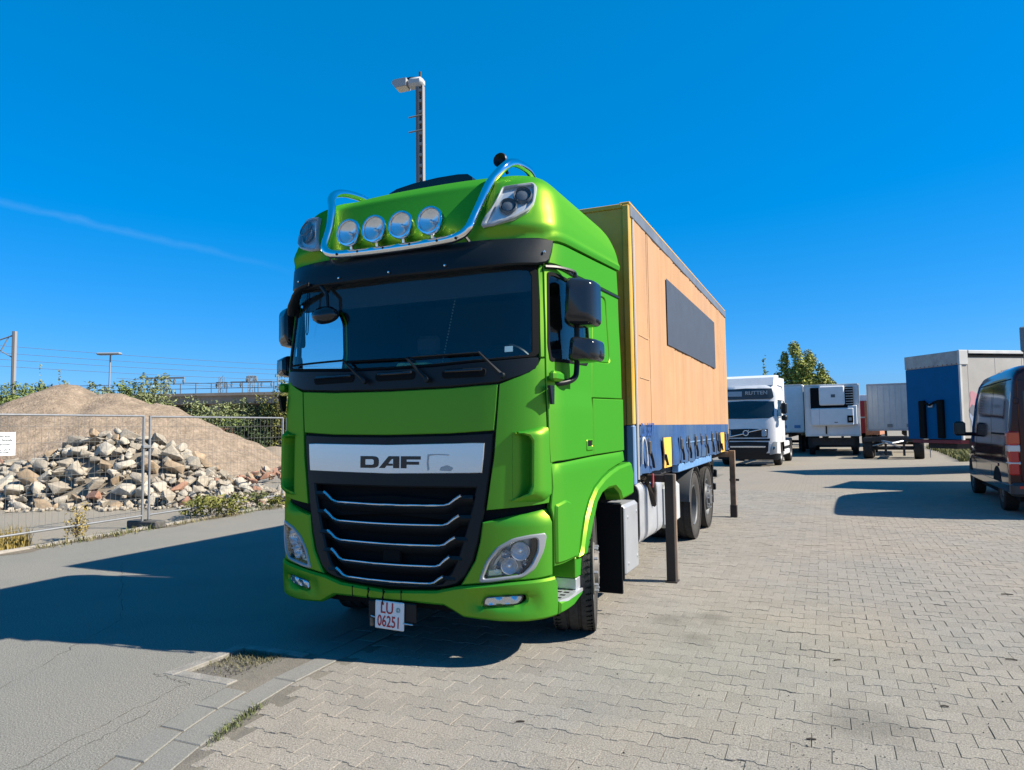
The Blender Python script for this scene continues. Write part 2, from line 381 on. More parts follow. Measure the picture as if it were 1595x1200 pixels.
def F(s,z):
    xc,yc=contour(s); w=herm(WW,z); f=herm(YF,z); b=herm(YB,z)
    x=xc/1.24*w; y=f+yc*(b-f)/2.15
    k=sst(abs(x),.70,.80)*sst(z,3.1,3.22)*(1-sst(z,3.66,3.8))*(1-sst(yc,.35,1.1))
    return (x,y-.055*k,z)
def N(s,z,e=.004):
    a=F(s+e,z);b=F(s-e,z);c=F(s,z+e);d=F(s,z-e)
    u=[a[i]-b[i] for i in range(3)];v=[c[i]-d[i] for i in range(3)]
    n=(u[1]*v[2]-u[2]*v[1],u[2]*v[0]-u[0]*v[2],u[0]*v[1]-u[1]*v[0]); l=math.sqrt(sum(q*q for q in n)) or 1
    return tuple(q/l for q in n)

CAB = Surf(F, N)
# ================================================================== GREEN TRUCK
T = thing('green_truck', 'bright green lorry cab and chassis with four round roof spotlights and red-lettered plate', 'truck')
DWIN = [(1.250, 2.838), (1.30, 2.842), (1.98, 2.822), (2.05, 2.74), (2.10, 2.43), (2.09, 2.28), (2.03, 2.205), (1.28, 2.185), (1.256, 2.30)]
WS = [(0, 2.155), (.407, 2.162), (.9, 2.188), (1.13, 2.206), (1.158, 2.235), (1.153, 2.6), (1.148, 2.83), (1.12, 2.872), (.84, 2.885), (0, 2.885)]
GR = [(0, .522), (.241, .528), (.477, .55), (.572, .578), (.64, .641), (.696, .747), (.735, .883), (.759, 1.003), (.783, 1.124), (.811, 1.315), (.835, 1.497), (.848, 1.665), (.515, 1.652), (0, 1.645)]
HLO = [(.734, .599), (.79, .749), (.868, .851), (.984, .915), (1.102, .937), (1.215, .945), (1.228, .918), (1.206, .819), (1.139, .695), (1.061, .641), (.829, .606)]
HLI = [(.770, .627), (.82, .75), (.893, .835), (1.009, .892), (1.16, .915), (1.160, .822), (1.111, .722), (1.047, .661)]
RLO = [(.759, 3.186), (.823, 3.33), (.904, 3.506), (1.027, 3.521), (1.159, 3.539), (1.178, 3.503), (1.142, 3.358), (1.098, 3.291), (.995, 3.226), (.848, 3.191)]
RLI = [(.790, 3.203), (.843, 3.333), (.914, 3.492), (1.027, 3.505), (1.150, 3.518), (1.120, 3.36), (1.072, 3.295), (.975, 3.236)]
FOGO = [(.654, .424), (.688, .485), (.736, .511), (.989, .528), (1.165, .535), (1.144, .478), (1.089, .45), (1.034, .433)]
FOGI = [(.765, .436), (.785, .498), (.921, .511), (1.075, .518), (1.085, .48), (1.03, .447)]
R_IN = [(.93, 1.36), (1.145, 1.36), (1.145, 1.67), (.93, 1.67)]
# inner shell with window openings, so that the gaps between panels are dark
panel('cab_shell', [(-SMAX, 1.34), (SMAX, 1.34), (SMAX, 3.2), (-SMAX, 3.2)], INTER, T, off=-.055, th=.01, holes=[sym([(p[0], p[1]) for p in WS]), DWIN, mir(DWIN, -1), R_IN, mir(R_IN, -1)], h=.09)
# roof, from behind the visor and above the side crease to the crown
def zlow(s):
    a = abs(s)
    return 3.06 if a < 1.20 else (3.06+.035*sst(a, 1.2, 1.30) if a < 1.30 else 3.095+(a-1.3)*.06)
mb = MB(); NS, NZ = 110, 64
for j in range(NZ+1):
    g = j/NZ; g = 1-(1-g)**1.7
    for i in range(NS+1):
        s_ = -SMAX+2*SMAX*i/NS; z = zlow(s_)+(3.899-zlow(s_))*g; p = Vector(F(s_, z)); n = Vector(N(s_, z)); e = .022*(1-sst(z, zlow(s_)+.03, zlow(s_)+.34))*sst(abs(s_), 1.15, 1.3)
        # raised bead above the side crease
        e += .012*math.exp(-((z-zlow(s_)-.035)/.02)**2)*sst(abs(s_), .9, 1.1)
        mb.v.append(tuple(p+n*e))
for j in range(NZ):
    for i in range(NS):
        a = j*(NS+1)+i; mb.f.append((a, a+1, a+NS+2, a+NS+1)); mb.mi.append(0)
    a = j*(NS+1); mb.f.append((a+NS, a, a+NS+1, a+2*NS+1)); mb.mi.append(0)
mb.f.append(tuple(NZ*(NS+1)+i for i in range(NS+1))); mb.mi.append(0)
mb.f.append(tuple(reversed(range(NS+1)))); mb.mi.append(0)
mb.obj('roof', GREEN, T, 40)
hp = [(-.575, 3.78), (-.56, 3.862), (-.48, 3.893), (-.3, 3.918), (-.05, 3.932), (.15, 3.930), (.25, 3.918), (.295, 3.885), (.30, 3.78)]
MB().prism(hp, 'y', 1.05, 1.6).obj('roof_hatch', BLACKG, T)
# black visor
VIS = [(0, 2.865), (.45, 2.862), (.835, 2.872), (1.151, 2.893), (1.219, 2.912), (1.25, 2.937), (1.281, 3.037), (1.288, 3.095), (1.16, 3.099), (.984, 3.093), (.707, 3.092), (.366, 3.088), (0, 3.082)]
panel('sun_visor', sym(VIS), BLACKP, T, off=.03, th=.05, h=.07, bev=.012, prof=lambda s, z: .05*(1-sst(abs(s), .9, 1.28))*sst(3.12-z, 0, .2))
mb = MB()
for s_, z in ((.479, 2.905), (1.2, 2.99), (0, 2.90), (-.479, 2.905), (-.95, 2.94)):
    p = Vector(F(s_, z))+Vector(N(s_, z))*(.036+.05*(1-sst(abs(s_), .9, 1.28))*sst(3.12-z, 0, .2)); mb.lathe([(0, -.014), (.008, -.012), (.012, 0)], tuple(p), 'y', 8)
mb.obj('visor_bolts', CHROME, T)
mb = MB(); mb.box((0, .33, 3.02), (1.20, .14, .08), .03); mb.obj('visor_shelf', BLACKM, T)
# windscreen and the black panel below it
ws = panel('windscreen', sym(WS), GLASS, T, off=-.006, th=.004, h=.08, bev=.001)
panel('windscreen_seal', sym([(p[0]*1.018 if p[0] else 0, 2.155-.0+(p[1]-2.155)*1.014) for p in WS]), BLACKM, T, off=.001, th=.02, h=.08, holes=[sym([(p[0]*.972, 2.172+(p[1]-2.155)*.955) for p in WS])], bev=.003)
panel('inspection_sticker', [(.925, 2.245), (.985, 2.248), (.985, 2.29), (.925, 2.287)], mat('sticker', (.55, .62, .62), .5), ws, off=-.011, th=.0005, bev=.0005)
BL = [(0, 1.992), (.514, 2.0), (.879, 2.021), (1.064, 2.069), (1.158, 2.115), (1.180, 2.164), (1.178, 2.200), (1.13, 2.204), (.9, 2.187), (.407, 2.160), (0, 2.153)]
bl = panel('wiper_panel', sym(BL), BLACKP, T, off=.004, th=.03, h=.08, bev=.01)
for a, b in ((-.73, -.32), (-.11, .23), (.46, .79)):
    st = panel('step_recess', roundpoly([(a, 2.062), (b, 2.066), (b+.01, 2.128), (a-.01, 2.118)], .03), BLACKM, T, off=.011, th=.01, h=.06, bev=.004)
    panel('grip_bar', roundpoly([(a+.02, 2.105), (b-.02, 2.109), (b-.02, 2.132), (a+.02, 2.127)], .008), BLACKG, st, off=.028, th=.02, h=.06, bev=.006)
def on(s, z, o): return Vector(F(s, z))+Vector(N(s, z))*o
for (s0, z0), (s1, z1), (s2, z2) in (((-.191, 2.067), (-.411, 2.242), (-1.022, 2.235)), ((.352, 2.057), (.174, 2.225), (-.371, 2.23)), ((.917, 2.07), (.746, 2.241), (.19, 2.229))):
    w = MB().tube([on(s0, z0, .03), on(s0*.5+s1*.5, (z0+z1)/2, .045), on(s1, z1, .04)], [.016, .011, .009], 6).lathe([(0, -.03), (.02, -.028), (.024, 0)], tuple(on(s0, z0, .03)), 'y', 10).obj('wiper', BLACKP, T, 40)
    k = 8; MB().tube([on(s1+(s2-s1)*i/k, z1+(z2-z1)*i/k-.004, .03) for i in range(k+1)], .012, 6, flat=.7).obj('wiper_blade', BLACKM, w)
# front hood, corners, pillars
HOOD = [(0, 1.984), (.514, 1.991), (.882, 2.012), (.867, 1.819), (.852, 1.678), (.515, 1.66), (0, 1.653)]
panel('front_panel', sym(HOOD), GREEN, T, off=0, th=.03, h=.09)
CORN = [(.893, 2.010), (.995, 2.048), (1.11, 2.094), (1.172, 2.150), (1.192, 2.193), (1.226, 2.196), (1.234, 1.908), (1.247, 1.537), (1.273, 1.259), (1.256, 1.153), (.796, 1.11), (.829, 1.338), (.853, 1.488), (.867, 1.671), (.882, 1.865)]
SCI = [(.985, 1.648), (1.05, 1.648), (1.10, 1.636), (1.121, 1.60), (1.117, 1.28), (1.094, 1.226), (1.036, 1.198), (.985, 1.188)]
SCOOP = [(.985, 1.662), (1.06, 1.668), (1.20, 1.706), (1.255, 1.703), (1.292, 1.65), (1.298, 1.304), (1.285, 1.212), (1.215, 1.164), (1.0, 1.160), (.93, 1.176), (1.036, 1.202), (1.092, 1.229), (1.114, 1.28), (1.118, 1.60), (1.098, 1.634), (1.05, 1.647)]
APL = [(1.163, 2.865), (1.178, 2.62), (1.182, 2.4), (1.190, 2.203), (1.226, 2.205), (1.220, 2.45), (1.212, 2.65), (1.203, 2.90), (1.185, 2.905)]
DOOR = [(1.210, 2.905), (1.249, 2.905), (1.733, 2.902), (2.285, 2.918), (2.235, 2.65), (2.175, 2.2), (2.160, 1.936), (2.158, 1.459), (1.33, 1.446), (1.262, 1.436), (1.253, 1.537), (1.241, 1.908), (1.232, 2.20), (1.226, 2.45), (1.218, 2.65)]
SUP = [(2.295, 2.922), (3.142, 2.949), (3.142, 1.958), (2.170, 1.938), (2.185, 2.2), (2.245, 2.65)]
LOCK = roundpoly([(2.30, 2.858), (2.69, 2.864), (2.755, 2.27), (2.205, 2.245), (2.26, 2.65)], .07)
SLOW = [(2.168, 1.930), (3.142, 1.950), (3.142, 1.464), (2.166, 1.460)]
FEND = [(1.27, 1.428), (2.160, 1.447), (3.142, 1.454), (3.142, 1.365), (2.843, 1.335), (2.594, 1.305), (2.373, 1.262), (2.146, 1.197), (1.99, 1.11), (1.866, .99), (1.795, .87), (1.735, .72), (1.70, .705), (1.292, .70), (1.291, 1.015), (1.262, 1.12), (1.28, 1.26)]
CBOX = roundpoly([(1.296, 1.06), (1.30, .715), (1.66, .715), (1.70, .88), (1.69, 1.02), (1.60, 1.09), (1.52, 1.135), (1.43, 1.160), (1.30, 1.135)], .02)
ARCH = [(1.70, .70), (1.744, .74), (1.807, .868), (1.877, .984), (2.0, 1.103), (2.146, 1.189), (2.373, 1.253), (2.594, 1.294), (2.843, 1.325), (3.30, 1.345), (3.38, 1.235), (3.36, 1.03), (3.142, 1.020), (2.938, 1.012), (2.877, 1.082), (2.708, 1.149), (2.475, 1.151), (2.289, 1.124), (2.149, 1.059), (2.007, .899), (1.953, .797), (1.935, .686), (1.80, .69)]
RSIDE = [(1.300, 3.090), (1.652, 3.108), (2.379, 3.150), (3.10, 3.196), (3.135, 2.958), (2.30, 2.935), (1.733, 2.914), (1.252, 2.920), (1.285, 3.01)]
BUP = [(.767, 1.024), (.99, 1.07), (1.256, 1.109), (1.286, 1.015), (1.288, .636), (1.15, .625), (.943, .613), (.604, .575), (.659, .664), (.713, .755), (.748, .890)]
for sd in (1, -1):
    cp = panel('corner_panel', mir(CORN, sd), GREEN, T, off=0, th=.05, h=.05, holes=[mir(roundpoly(SCI, .02), sd)], bev=.003)
    panel('intake_floor', mir([(.90, 1.67), (1.13, 1.67), (1.13, 1.16), (.89, 1.16)], sd), GREEN, cp, off=0, th=.004, h=.04, bev=.001, prof=lambda s, z: -.002-.050*sst(abs(s), .985, 1.12))
    panel('intake_cowl', mir(SCOOP, sd), GREEN, cp, off=.004, th=.075, h=.028, bev=.012, prof=lambda s, z: .05*(1-sst(abs(s), 1.14, 1.29))*sst(abs(s), .93, 1.05)*sst(1.71-z, .0, .06)*sst(z-1.16, 0, .07))
    panel('door_pillar', mir(APL, sd), GREEN, T, off=0, th=.03, h=.05)
    d = panel('door', mir(DOOR, sd), GREEN, T, off=.002, th=.04, h=.09, holes=[mir(roundpoly(DWIN, .03), sd)], prof=lambda s, z: .010*(1-sst(z, 1.895, 1.93)))
    panel('door_window', mir(roundpoly(DWIN, .03), sd), GLASS, d, off=-.008, th=.004, h=.12, bev=.001)
    W2 = [(1.64+(p[0]-1.64)*.965, 2.51+(p[1]-2.51)*.955) for p in DWIN]; W1 = [(1.64+(p[0]-1.64)*1.03, 2.51+(p[1]-2.51)*1.04) for p in DWIN]
    panel('window_seal', mir(roundpoly(W1, .03), sd), BLACKM, d, off=.005, th=.015, h=.1, holes=[mir(roundpoly(W2, .03), sd)], bev=.003)
    hd = panel('door_handle', mir(roundpoly([(1.955, 1.50), (2.135, 1.50), (2.135, 1.592), (1.955, 1.592)], .02), sd), GREEN, d, off=.022, th=.02, h=.05, holes=[mir(roundpoly([(1.975, 1.535), (2.10, 1.535), (2.10, 1.58), (1.975, 1.58)], .01), sd)])
    panel('handle_recess', mir([(1.965, 1.512), (2.125, 1.512), (2.125, 1.586), (1.965, 1.586)], sd), BLACKM, d, off=.016, th=.01, bev=.002)
    panel('sleeper_panel', mir(SUP, sd), GREEN, T, off=.002, th=.04, h=.1, holes=[mir(LOCK, sd)])
    c2 = ((2.5, 2.55)); panel('sleeper_inset', mir([(2.482+(p[0]-2.482)*.982, 2.555+(p[1]-2.555)*.986) for p in LOCK], sd), GREEN, T, off=-.006, th=.03, h=.1)
    sp = panel('sleeper_lower_panel', mir(SLOW, sd), GREEN, T, off=.014, th=.04, h=.1)
    panel('fender_panel', mir(FEND, sd), GREEN, T, off=.004, th=.04, h=.07, prof=lambda s, z: .008*(1-sst(z, 1.40, 1.43)))
    panel('fender_corner', mir(CBOX, sd), GREEN, T, off=.03, th=.06, h=.04, bev=.014)
    panel('wheel_arch_trim', mir(ARCH, sd), GREEN, T, off=.045, th=.16, h=.05, bev=.022)
    panel('roof_side_panel', mir(RSIDE, sd), GREEN, T, off=.004, th=.03, h=.07)
    panel('roof_gasket', mir([(1.252, 2.912), (1.733, 2.906), (2.30, 2.926), (3.15, 2.951), (3.15, 2.932), (2.30, 2.908), (1.733, 2.888), (1.245, 2.894)], sd), BLACKP, T, off=.016, th=.03, h=.1, bev=.004)
    bu = panel('upper_bumper', mir(BUP, sd), GREEN, T, off=.004, th=.05, h=.045, holes=[mir(roundpoly(HLI, .03), sd)], bev=.01, prof=lambda s, z: -.03*sst(z, 1.02, 1.1))
    # headlight: bezel, bowl, reflectors, lens
    hl = panel('headlight', mir(roundpoly(HLO, .03), sd), mat('bezel_grey', (.34, .35, .36), .35, metal=.5), T, off=.014, th=.03, h=.03, holes=[mir(roundpoly(HLI, .03), sd)], bev=.008)
    panel('lamp_bowl', mir(HLO, sd), mat('lamp_bowl_grey', (.62, .63, .65), .35, metal=.45), hl, off=-.085, th=.004, h=.05, bev=.001)
    rim = MB(); I = roundpoly(HLI, .03, 3)
    for i in range(len(I)):
        a, b = I[i], I[(i+1) % len(I)]; rim.add([on(sd*a[0], a[1], -.002), on(sd*b[0], b[1], -.002), on(sd*b[0], b[1], -.085), on(sd*a[0], a[1], -.085)], [(0, 1, 2, 3)])
    rim.obj('lamp_rim', BLACKG, hl)
    nh = Vector(N(sd*.98, .78)); q = nh.to_track_quat('Y', 'Z').to_matrix().to_4x4()
    for (s_, z, r) in ((1.035, .820, .066), (.955, .715, .058), (1.075, .725, .034), (.865, .69, .028), (.93, .80, .034)):
        MB().lathe([(r*1.08, .0), (r, .012), (r*.9, -.015), (r*.55, -.045), (0, -.055)], tuple(on(sd*s_, z, -.030)), 'y', 20, M=q).lathe([(r*.32, -.055), (r*.3, -.01), (r*.16, .006), (0, .008)], tuple(on(sd*s_, z, -.030)), 'y', 12, M=q).obj('reflector', mat('lamp_reflector', (.74, .75, .77), .26, metal=.8), hl, 40)
    panel('daylight_strip', mir(roundpoly([(.80, .645), (.845, .755), (.90, .815), (.93, .80), (.87, .74), (.84, .65)], .01), sd), mat('pale_amber_reflector', (.62, .60, .55), .25, metal=.3), hl, off=-.05, th=.02, h=.03)
    panel('lamp_shroud', mir([(1.115, .905), (1.165, .915), (1.165, .82), (1.115, .715), (1.06, .665), (1.03, .665), (1.085, .73), (1.115, .82)], sd), BLACKG, hl, off=-.02, th=.05, h=.04)
    panel('lamp_cell', mir([(.80, .640), (.90, .650), (.90, .690), (.80, .685)], sd), mat('lamp_cell_yellow', (.75, .72, .52), .3), hl, off=-.03, th=.01, h=.03)
    panel('lamp_lens', mir(roundpoly(HLI, .03), sd), LENS, hl, off=.006, th=.003, h=.05, bev=.001)
    # roof lamp
    rl = panel('roof_lamp', mir(roundpoly(RLO, .025), sd), mat('silver_grey_paint', (.30, .32, .34), .35, coat=.3), T, off=.040, th=.045, h=.03, holes=[mir(roundpoly(RLI, .02), sd)], bev=.008)
    panel('lamp_bowl', mir(RLO, sd), mat('roof_bowl', (.60, .63, .66), .3, metal=.5), rl, off=.008, th=.004, h=.04, bev=.001)
    nh = Vector(N(sd*1.0, 3.36)); q = nh.to_track_quat('Y', 'Z').to_matrix().to_4x4()
    for (s_, z, r) in ((.945, 3.335, .062), (1.055, 3.425, .066)):
        MB().lathe([(r*1.12, .0), (r, .022), (r*.92, .0), (r*.6, -.02), (0, -.03)], tuple(on(sd*s_, z, .022)), 'y', 20, M=q).lathe([(r*.8, -.01), (r*.7, .008), (r*.4, .016), (0, .018)], tuple(on(sd*s_, z, .020)), 'y', 16, M=q).obj('reflector', mat('projector_glass', (.09, .10, .115), .12), rl, 40)
    panel('lamp_lens', mir(roundpoly(RLI, .02), sd), LENS, rl, off=.045, th=.003, h=.05, bev=.001)
    # fog lamp, step
    fg = panel('fog_lamp', mir(roundpoly([(.758, .43), (.775, .502), (.921, .516), (1.062, .522), (1.062, .482), (1.02, .447)], .02), sd), BLACKG, T, off=-.012, th=.03, h=.03, bev=.004)
    panel('reflector', mir(roundpoly([(.775, .440), (.79, .494), (.921, .507), (1.045, .512), (1.045, .482), (1.01, .455)], .02), sd), SILVER, fg, off=-.004, th=.01, h=.02, bev=.003, prof=lambda s, z: .006*math.sin(s*55)*math.sin(z*90))
    panel('lamp_lens', mir(roundpoly([(.77, .436), (.785, .498), (.921, .511), (1.05, .516), (1.05, .482), (1.015, .451)], .02), sd), LENS, fg, off=.006, th=.003, h=.04, bev=.001)
# lower bumper across the full width with fog lamp openings
BLW = [(0, .500), (.416, .526), (.580, .566), (.943, .606), (1.300, .628), (1.327, .573), (1.336, .427), (1.330, .349), (1.088, .335), (.88, .337), (.626, .355), (.54, .40), (.48, .428), (.284, .431), (0, .428)]
lb = panel('lower_bumper', sym(BLW), GREEN, T, off=.022, th=.10, h=.045, bev=.016, holes=[roundpoly(FOGI, .02), mir(roundpoly(FOGI, .02), -1)], prof=lambda s, z: -.020*sst(abs(s), .64, .70)*(1-sst(abs(s), 1.14, 1.18))*sst(z, .415, .435)*(1-sst(z, .515, .545)))
for x in (-.30, -.155, -.02, .135):
    panel('bumper_seam', [(x-.004, .432), (x+.004, .432), (x+.004, .512), (x-.004, .512)], BLACKM, lb, off=.024, th=.01, bev=.001)
panel('bumper_backing', sym([(0, .36), (.60, .34), (1.2, .37), (1.25, .95), (.8, 1.10), (0, 1.15)]), BLACKM, T, off=-.10, th=.03, h=.12)
panel('bumper_gap', sym([(0, 1.06), (.80, 1.00), (1.26, 1.09), (1.26, 1.20), (.8, 1.15), (0, 1.2)]), BLACKM, T, off=-.045, th=.02, h=.1)
# grille
GOP = [(0, .548), (.35, .560), (.46, .585), (.53, .660), (.585, .780), (.640, .96), (.69, 1.14), (.715, 1.265), (0, 1.262)]
g = panel('grille', sym(GR), BLACKP, T, off=-.004, th=.06, h=.07, holes=[sym(GOP)], bev=.012)
panel('grille_backing', sym(GR), BLACKM, g, off=-.085, th=.01, h=.12)
for z0, hw, tipz in ((1.132, .605, 1.212), (.989, .591, 1.070), (.842, .561, .914), (.692, .519, .776), (.568, .469, .632)):
    n = 28; up_ = .0
    def zz(s, hw=hw, z0=z0, tz=tipz): 
        a = abs(s)/hw; return z0+.012*a*a+(tz-z0-.012)*sst(a, .80, 1.02)
    sl_ = MB(); ring = []
    for i in range(n+1):
        s_ = -hw-.09+2*(hw+.09)*i/n; z = zz(max(-hw, min(hw, s_)))
        ring.append([on(s_, z+.004, -.006), on(s_, z-.02, .002), on(s_, z-.075, -.05), on(s_, z-.060, -.065), on(s_, z-.005, -.035)])
    k = 5; sl_.v = [tuple(p) for r in ring for p in r]
    for i in range(n):
        for j in range(k): sl_.f.append((i*k+j, i*k+(j+1) % k, (i+1)*k+(j+1) % k, (i+1)*k+j)); sl_.mi.append(0)
    so_ = sl_.obj('grille_slat', BLACKP, g, 40)
    MB().tube([on(-hw+2*hw*i/n, zz(-hw+2*hw*i/n), .004) for i in range(n+1)], [.0075+.006*sst(abs(-1+2*i/n), .7, .97) for i in range(n+1)], 6).obj('chrome_strip', SILVER, g, 60)
panel('radar_cover', [(-.05, .80), (.10, .80), (.10, .70), (-.05, .70)], BLACKM, g, off=-.02, th=.03)
PL = [(0, 1.362), (.765, 1.374), (.776, 1.48), (.784, 1.588), (.70, 1.590), (0, 1.580)]
pl_ = panel('badge_plate', sym(PL), SILVER, g, off=.008, th=.016, h=.08, bev=.004)
# lettering D A F
def letter(polys, x0, w, hole=()):
    z0, hh = 1.404, .090
    for i, P in enumerate(polys): panel('letter', [(x0+p[0]*w, z0+p[1]*hh) for p in P], BLACKG, g, off=.014, th=.008, h=.03, bev=.0015, holes=[[(x0+p[0]*w, z0+p[1]*hh) for p in H] for H in hole])
letter([roundpoly([(0, 0), (1, 0), (1, 1), (0, 1)], .35, 4, (0, 3))], -.240, .165, hole=[[(.25, .27), (.68, .27), (.75, .36), (.75, .64), (.68, .73), (.25, .73)]])
letter([[(0, 0), (.27, 0), (.36, .2), (.66, .2), (.66, .38), (.44, .38), (.62, .76), (.70, .76), (.70, 0), (.98, 0), (.98, 1), (.48, 1)]], -.070, .180)
letter([[(0, 0), (.28, 0), (.28, .30), (.92, .30), (.92, .55), (.28, .55), (.28, .72), (1, .72), (1, 1), (0, 1)]], .122, .165)
panel('sticker_residue', [(.345, 1.508), (.43, 1.511), (.52, 1.506), (.512, 1.499), (.42, 1.503), (.358, 1.497), (.352, 1.45), (.36, 1.40), (.345, 1.385), (.338, 1.44)], mat('residue', (.38, .38, .37), .8), g, off=.0105, th=.003, h=.03, bev=.0005)
panel('sticker_residue', roundpoly([(.44, 1.39), (.53, 1.385), (.55, 1.41), (.50, 1.43), (.45, 1.415)], .01), mat('residue', (.38, .38, .37), .8), g, off=.0105, th=.003, h=.03, bev=.0005)
# number plate on its black carrier
B('plate_carrier', BLACKP, T, -.145, .265, .125, .15, .285, .425, .006)
npl = MB().ex(-.075, .175, .108, .122, .228, .432, .006).obj('number_plate', mat('plate_white', (.72, .70, .68), .45), T)
npl.matrix_world = Matrix.Translation((.05, .11, .33)) @ Matrix.Rotation(D2R(1.2), 4, 'Y') @ Matrix.Translation((-.05, -.11, -.33))
REDT = mat('plate_red', (.38, .012, .02), .5)
TM = Matrix.Translation((.05, .106, .33)) @ Matrix.Rotation(D2R(1.2), 4, 'Y') @ Matrix.Rotation(D2R(90), 4, 'X')
text('plate_letters', 'LU', .115, REDT, npl, TM @ Matrix.Translation((-.020, .048, 0)), .85, .001, .001); text('plate_digits', '06251', .115, REDT, npl, TM @ Matrix.Translation((0, -.048, 0)), .70, .001, .001)
text('plate_seal_letter', 'D', .032, mat('seal_green', (.16, .30, .26), .5), npl, TM @ Matrix.Translation((.078, .048, 0)), 1, .001)
MB().lathe([(.018, 0), (.018, .002), (.015, .002), (.015, 0)], (0, 0, 0), 'z', 20, M=TM @ Matrix.Translation((.078, .048, -.001))).obj('plate_seal', mat('seal_green', (.16, .30, .26), .5), npl)
mb = MB()
for x in (-.155, -.02): mb.tube([(x+.02, .125, .50), (x+.02, .095, .46), (x+.02, .10, .425), (x+.022, .102, .405)], .004, 5)
mb.obj('plate_strap', BLACKM, T)
B('tow_hook', RUST2, T, -.132, -.105, .12, .15, .235, .30, .006)
MB().tube([(-.11, .11, .315), (-.075, .105, .31)], .005, 5).tube([(.175, .105, .285), (.25, .11, .28)], .005, 5).obj('plate_bar', ALU, T)
# step boxes at the corners
for sd in (1, -1):
    panel('step_skirt', mir([(1.345, .352), (1.345, .44), (1.72, .445), (1.83, .43), (1.81, .40), (1.60, .355)], sd), GREEN, T, off=.022, th=.10, h=.05, bev=.014)
    st = MB().prism([(sd*.95, .52), (sd*1.14, .46), (sd*1.235, .52), (sd*1.265, .62), (sd*1.265, 1.0), (sd*.95, 1.0)], 'z', .425, .448).obj('step_tread', ALU, T)
    for i in range(3):
        for j in range(4): B('tread_hole', BLACKM, st, sd*(1.06+i*.06), sd*(1.10+i*.06), .57+j*.09, .60+j*.09, .4485, .4505, .0)
    B('step_wall', GREEN, T, sd*1.02, sd*1.05, .52, .86, .45, .70, .004)
    B('step_riser', ALU, T, sd*1.055, sd*1.245, .86, .98, .45, .535, .004)
    B('step_block', GREEN, T, sd*1.04, sd*1.25, .85, .99, .538, .70, .01)
    B('blue_bracket', mat('blue_part', (.03, .15, .45), .5), T, sd*1.08, sd*1.2, .90, .99, .702, .76, .006)
    MB().prism([(sd*.60, .45), (sd*1.15, .45), (sd*1.2, .6), (sd*1.2, .98), (sd*.6, .98)], 'z', .70, .72).obj('step_underside', BLACKM, T)
# light bar, spotlights, horns
half = [(.0, .235, 3.095), (.45, .238, 3.105), (.592, .246, 3.128), (.645, .256, 3.165), (.672, .275, 3.215), (.699, .37, 3.38), (.745, .46, 3.57), (.790, .505, 3.655), (.822, .56, 3.72), (.835, .64, 3.775), (.838, .78, 3.82), (.838, 1.0, 3.845), (.83, 1.12, 3.83)]
def cat(P, n=4):
    P = [Vector(p) for p in P]; Q = [P[0]*2-P[1]]+P+[P[-1]*2-P[-2]]; o = []
    for i in range(1, len(Q)-2):
        for j in range(n):
            t = j/n; a, b, c, d = Q[i-1:i+3]; o.append(.5*((2*b)+(-a+c)*t+(2*a-5*b+4*c-d)*t*t+(-a+3*b-3*c+d)*t**3))
    return o+[P[-1]]
bar = cat([(-p[0], p[1], p[2]) for p in reversed(half[1:])]+half)
lbar = MB().tube(bar, .035, 12).obj('light_bar', CHROME, T, 60)
mb = MB()
for x in (-.50, -.30, -.06, .18, .42, .58): mb.lathe([(0, -.014), (.010, -.012), (.012, 0)], (x, .212, 3.103), 'y', 8)
mb.obj('bar_bolts', BLACKP, lbar)
mb = MB()
for sd in (1, -1):
    mb.tube([(sd*.62, .26, 3.14), (sd*.66, .36, 3.05)], .014, 6); mb.tube([(sd*.76, .475, 3.60), (sd*.80, .56, 3.58)], .012, 6)
mb.obj('bar_bracket', CHROME, lbar)
for x in (-.369, -.127, .117, .374):
    z = 3.258; M = Matrix.Rotation(D2R(-4), 4, 'X')
    s = MB().lathe([(.0, .13), (.05, .125), (.090, .09), (.108, .03), (.111, .0), (.107, -.014), (.094, -.016), (.090, -.004)], (x, .185, z), 'y', 28, M=M).obj('spotlight', CHROME, T, 50)
    MB().lathe([(.093, .004), (.072, .018), (.04, .034), (0, .040)], (x, .185, z), 'y', 24, M=M).obj('reflector', mat('spot_reflector', (.82, .83, .85), .18, metal=.85), s, 60)
    MB().lathe([(.012, .038), (.012, .012), (.0, .008)], (x, .185, z), 'y', 10, M=M).obj('bulb_cap', SILVER, s, 40)
    MB().lathe([(.092, -.004), (.062, -.014), (.03, -.018), (0, -.019)], (x, .185, z), 'y', 24, M=M).obj('lamp_lens', LENS, s, 60)
    MB().tube([(x, .225, 3.158), (x, .235, 3.11)], .016, 8).obj('lamp_mount', CHROME, s)
MB().lathe([(0, .10), (.03, .09), (.045, .04), (.062, 0), (.055, -.01), (.02, .02), (0, .02)], (.655, .85, 3.905), 'y', 16).obj('roof_horn', BLACKP, T, 40)
MB().tube([(.655, .92, 3.90), (.655, 1.0, 3.84)], .015, 6).obj('horn_mount', BLACKP, T)
mb = MB()
for x in (-.86, -.80, -.74): mb.tube([(x, 1.2, 3.78), (x, 1.2, 3.90), (x+.02, 1.2, 3.905)], .006, 5)
mb.obj('roof_clips', BLACKP, T)
mb = MB()
for i in range(14):
    y = 1.05+i*.075; z = 3.86-.10*sst(y, 1.3, 2.2); mb.lathe([(0, .022), (.012, .018), (.016, 0)], (.80-.1*sst(y, 1.5, 2.2), y, z-.01), 'z', 6)
mb.obj('roof_studs', BLACKP, T)
